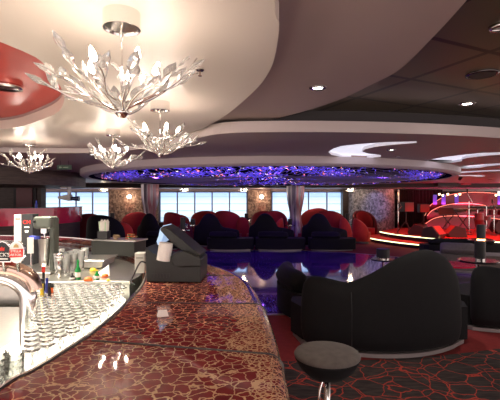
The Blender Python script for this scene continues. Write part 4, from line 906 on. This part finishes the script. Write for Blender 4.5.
b_ = NB(); box(b_, (9.45, 17.5, 2.40), (.35, .2, .07)); setp(obj('sign_box', b_, mat('dim_red_box', (.3, .02, .03), .4, emit=.15)), 'small dim red box fitting right of the black ceiling box', 'sign')
for (x, y, pw), wl in zip(((6.9, 13.2, 260), (9.0, 12.6, 240), (11.3, 13.4, 110)), ('left one of the pair seen', 'right one of the pair seen', 'beyond the right photo edge')):
    l_ = lamp('stage_red_spot', 'SPOT', (x, y+.14, 2.33), pw, (1, .06, .03), .06, spot=1.35); aim(l_, (x+.1, y+1.7, .4))
    b_ = NB(); tube(b_, [(0, -.0, .04), (0, .09, -.02)], .05, 14); setp(obj('stage_spotlight', b_, M_black, loc=(x, y-.12, 2.40)), 'black ceiling spotlight above the front of the stage, '+wl, 'spotlight', 'stage spotlights')
l_ = lamp('key_amber_spot', 'SPOT', (8.9, 14.5, 2.4), 40, (1, .32, .05), .04, spot=.45); aim(l_, (8.75, 16.6, 1.2))

Z = .361
def speaker_box(name, label, loc, s, rz=0, stand=0, group=None):
    t_ = thing(name, label, 'speaker', loc, rz, group); b_ = NB(); box(b_, (0, 0, s[2]/2+stand), s); obj('cabinet', b_, M_black2, t_, bevel=.015)
    b_ = NB(); box(b_, (0, -s[1]/2-.006, s[2]/2+stand), (s[0]*.88, .012, s[2]*.88)); obj('grille', b_, M_grille, t_)
    if stand:
        b_ = NB(); tube(b_, [(0, 0, .35), (0, 0, stand)], .02, 8); obj('pole', b_, M_black2, t_)
        for k in range(3):
            a = 2*PI*k/3+.5; b_ = NB(); tube(b_, [(0, 0, .5), (.35*math.cos(a), .35*math.sin(a), .01)], .016, 6); obj('leg', b_, M_black2, t_)
    return t_
M_black2 = mat('stage_black', (.028, .016, .016), .5); M_grille = mat('red_lit_grille', (.30, .05, .05), .6)  # grille colour reddened to carry the red stage light
def spx(px, Y): return ((px-250)/400*Y, Y, Z)
speaker_box('speaker', 'box speaker on a tall stand left on the stage', spx(406, 16.2), (.46, .40, .40), .3, .86, 'speakers on stands')
speaker_box('speaker', 'box speaker on a stand beside the left wedge speaker', spx(423.5, 16.6), (.40, .34, .36), -.1, .82, 'speakers on stands')
b_ = NB()
def wedge_mon(label, px, Y, rz):
    t_ = thing('wedge_monitor', label, 'speaker', spx(px, Y), rz, 'wedge floor speakers'); b_ = NB(); prism(b_, [(-.30, 0), (.30, 0), (.36, .12), (.10, .42), (-.22, .34)], 0, 0, vertical=(-.28, .28)); obj('cabinet', b_, M_black2, t_, bevel=.015)
    b_ = NB(); box(b_, (0, 0, 0), (.36, .46, .015)); obj('grille', b_, M_grille, t_, loc=(.235, 0, .275), rot=(0, math.atan2(.30, .26), 0))
wedge_mon('left wedge shaped floor speaker on the stage', 419.5, 15.3, 2.4); wedge_mon('middle wedge shaped floor speaker on the stage', 433, 14.3, -.9); wedge_mon('right wedge shaped floor speaker facing the keyboards', 456, 14.5, 3.0)
def mic(label, px, Y, h=1.45):
    t_ = thing('microphone_stand', label, 'microphone stand', spx(px, Y), 0, 'microphone stands'); b_ = NB(); tube(b_, [(0, 0, .02), (0, 0, h*.8)], .014, 8); obj('pole', b_, M_chrome, t_)
    b_ = NB(); tube(b_, [(-.12, 0, h*.55), (.12, -.05, h*.75), (-.12, -.1, h)], .012, 8); obj('boom_arm', b_, M_chrome, t_)
    b_ = NB(); lathe(b_, [(0, 0), (.12, 0), (.11, .02), (0, .02)], 20); obj('base', b_, M_black2, t_)
    b_ = NB(); lathe(b_, [(0, 0), (.02, .01), (.025, .12), (.035, .15), (.02, .19), (0, .2)], 12, (-.12, -.1, h-.03)); obj('microphone', b_, M_black2, t_)
mic('microphone stand with a bent boom arm left on the stage', 398, 15.6); mic('tall microphone stand in front of the keyboards', 469, 15.4, 1.6); mic('microphone stand near the percussion at the right', 494, 15.2, 1.2)
def keyboard(label, px, Y, z, Wk, m_=None):
    t_ = thing('keyboard', label, 'keyboard', spx(px, Y)); b_ = NB(); box(b_, (0, 0, z), (Wk, .32, .10)); obj('case', b_, M_black2, t_, bevel=.01)
    b_ = NB(); box(b_, (0, -.04, z+.055), (Wk*.9, .16, .012)); obj('keys', b_, M_white, t_)
    for s in (-1, 1): b_ = NB(); tube(b_, [(-s*.32, 0, .01), (s*.32, 0, z-.05)], .022, 8); obj('stand_leg', b_, M_black2, t_)
keyboard('long keyboard on crossed stand legs at stage centre', 463, 16.3, .92, 1.5); keyboard('upper keyboard left on a crossed stand', 448, 17.0, .86, 1.0); keyboard('keyboard at the right in front of the shell', 484, 16.8, 1.02, 1.2)
t_ = thing('music_stand', 'black music stand between the wedge speakers and the keyboards', 'music stand', spx(446, 15.6)); b_ = NB(); tube(b_, [(0, 0, .01), (0, 0, .8)], .015, 8); obj('pole', b_, M_black2, t_)
b_ = NB(); box(b_, (0, 0, .90), (.62, .03, .26), Matrix.Rotation(-.4, 4, 'X')); obj('desk', b_, M_black2, t_)
# drum kit
t_ = thing('drum_kit', 'drum kit with cymbals at the right of the stage', 'drum kit', spx(497, 15.6)); 
for i, (x, y, z, r, h) in enumerate(((-.45, 0, .55, .18, .16), (-.1, .1, .75, .15, .2), (.25, .1, .75, .16, .2), (.55, -.1, .35, .22, .35))): b_ = NB(); cyl(b_, (x, y, z), r, h, 20); obj('drum', b_, M_shell, t_)
b_ = NB(); lathe(b_, [(0, -.2), (.28, -.2), (.28, .2), (0, .2)], 28, M=Matrix.Translation((.1, 0, .29)) @ Matrix.Rotation(PI/2, 4, 'X')); obj('bass_drum', b_, M_black2, t_)
for x, z in ((-.7, .95), (.5, 1.15), (-.35, 1.1)):
    b_ = NB(); lathe(b_, [(0, .03), (.06, .01), (.22, 0), (.06, .004), (0, .02)], 24, (x, .1, z)); cy_ = obj('cymbal', b_, M_copper, t_); b_ = NB(); tube(b_, [(x, .1, .01), (x, .1, z)], .012, 6); obj('cymbal_stand', b_, M_chrome, cy_)
t_ = thing('percussion_stand', 'conga drum on a stand behind the lit lantern', 'drum', spx(479, 14.9)); b_ = NB(); lathe(b_, [(0, .3), (.12, .3), (.17, .6), (.15, .85), (0, .85)], 20); obj('drum', b_, M_shell, t_, sm=False)
for k in range(3): a = 2*PI*k/3; b_ = NB(); tube(b_, [(.1*math.cos(a), .1*math.sin(a), .35), (.25*math.cos(a), .25*math.sin(a), .01)], .012, 6); obj('leg', b_, M_chrome, t_)

print('glasses', ng, 'objects', len(bpy.data.objects))
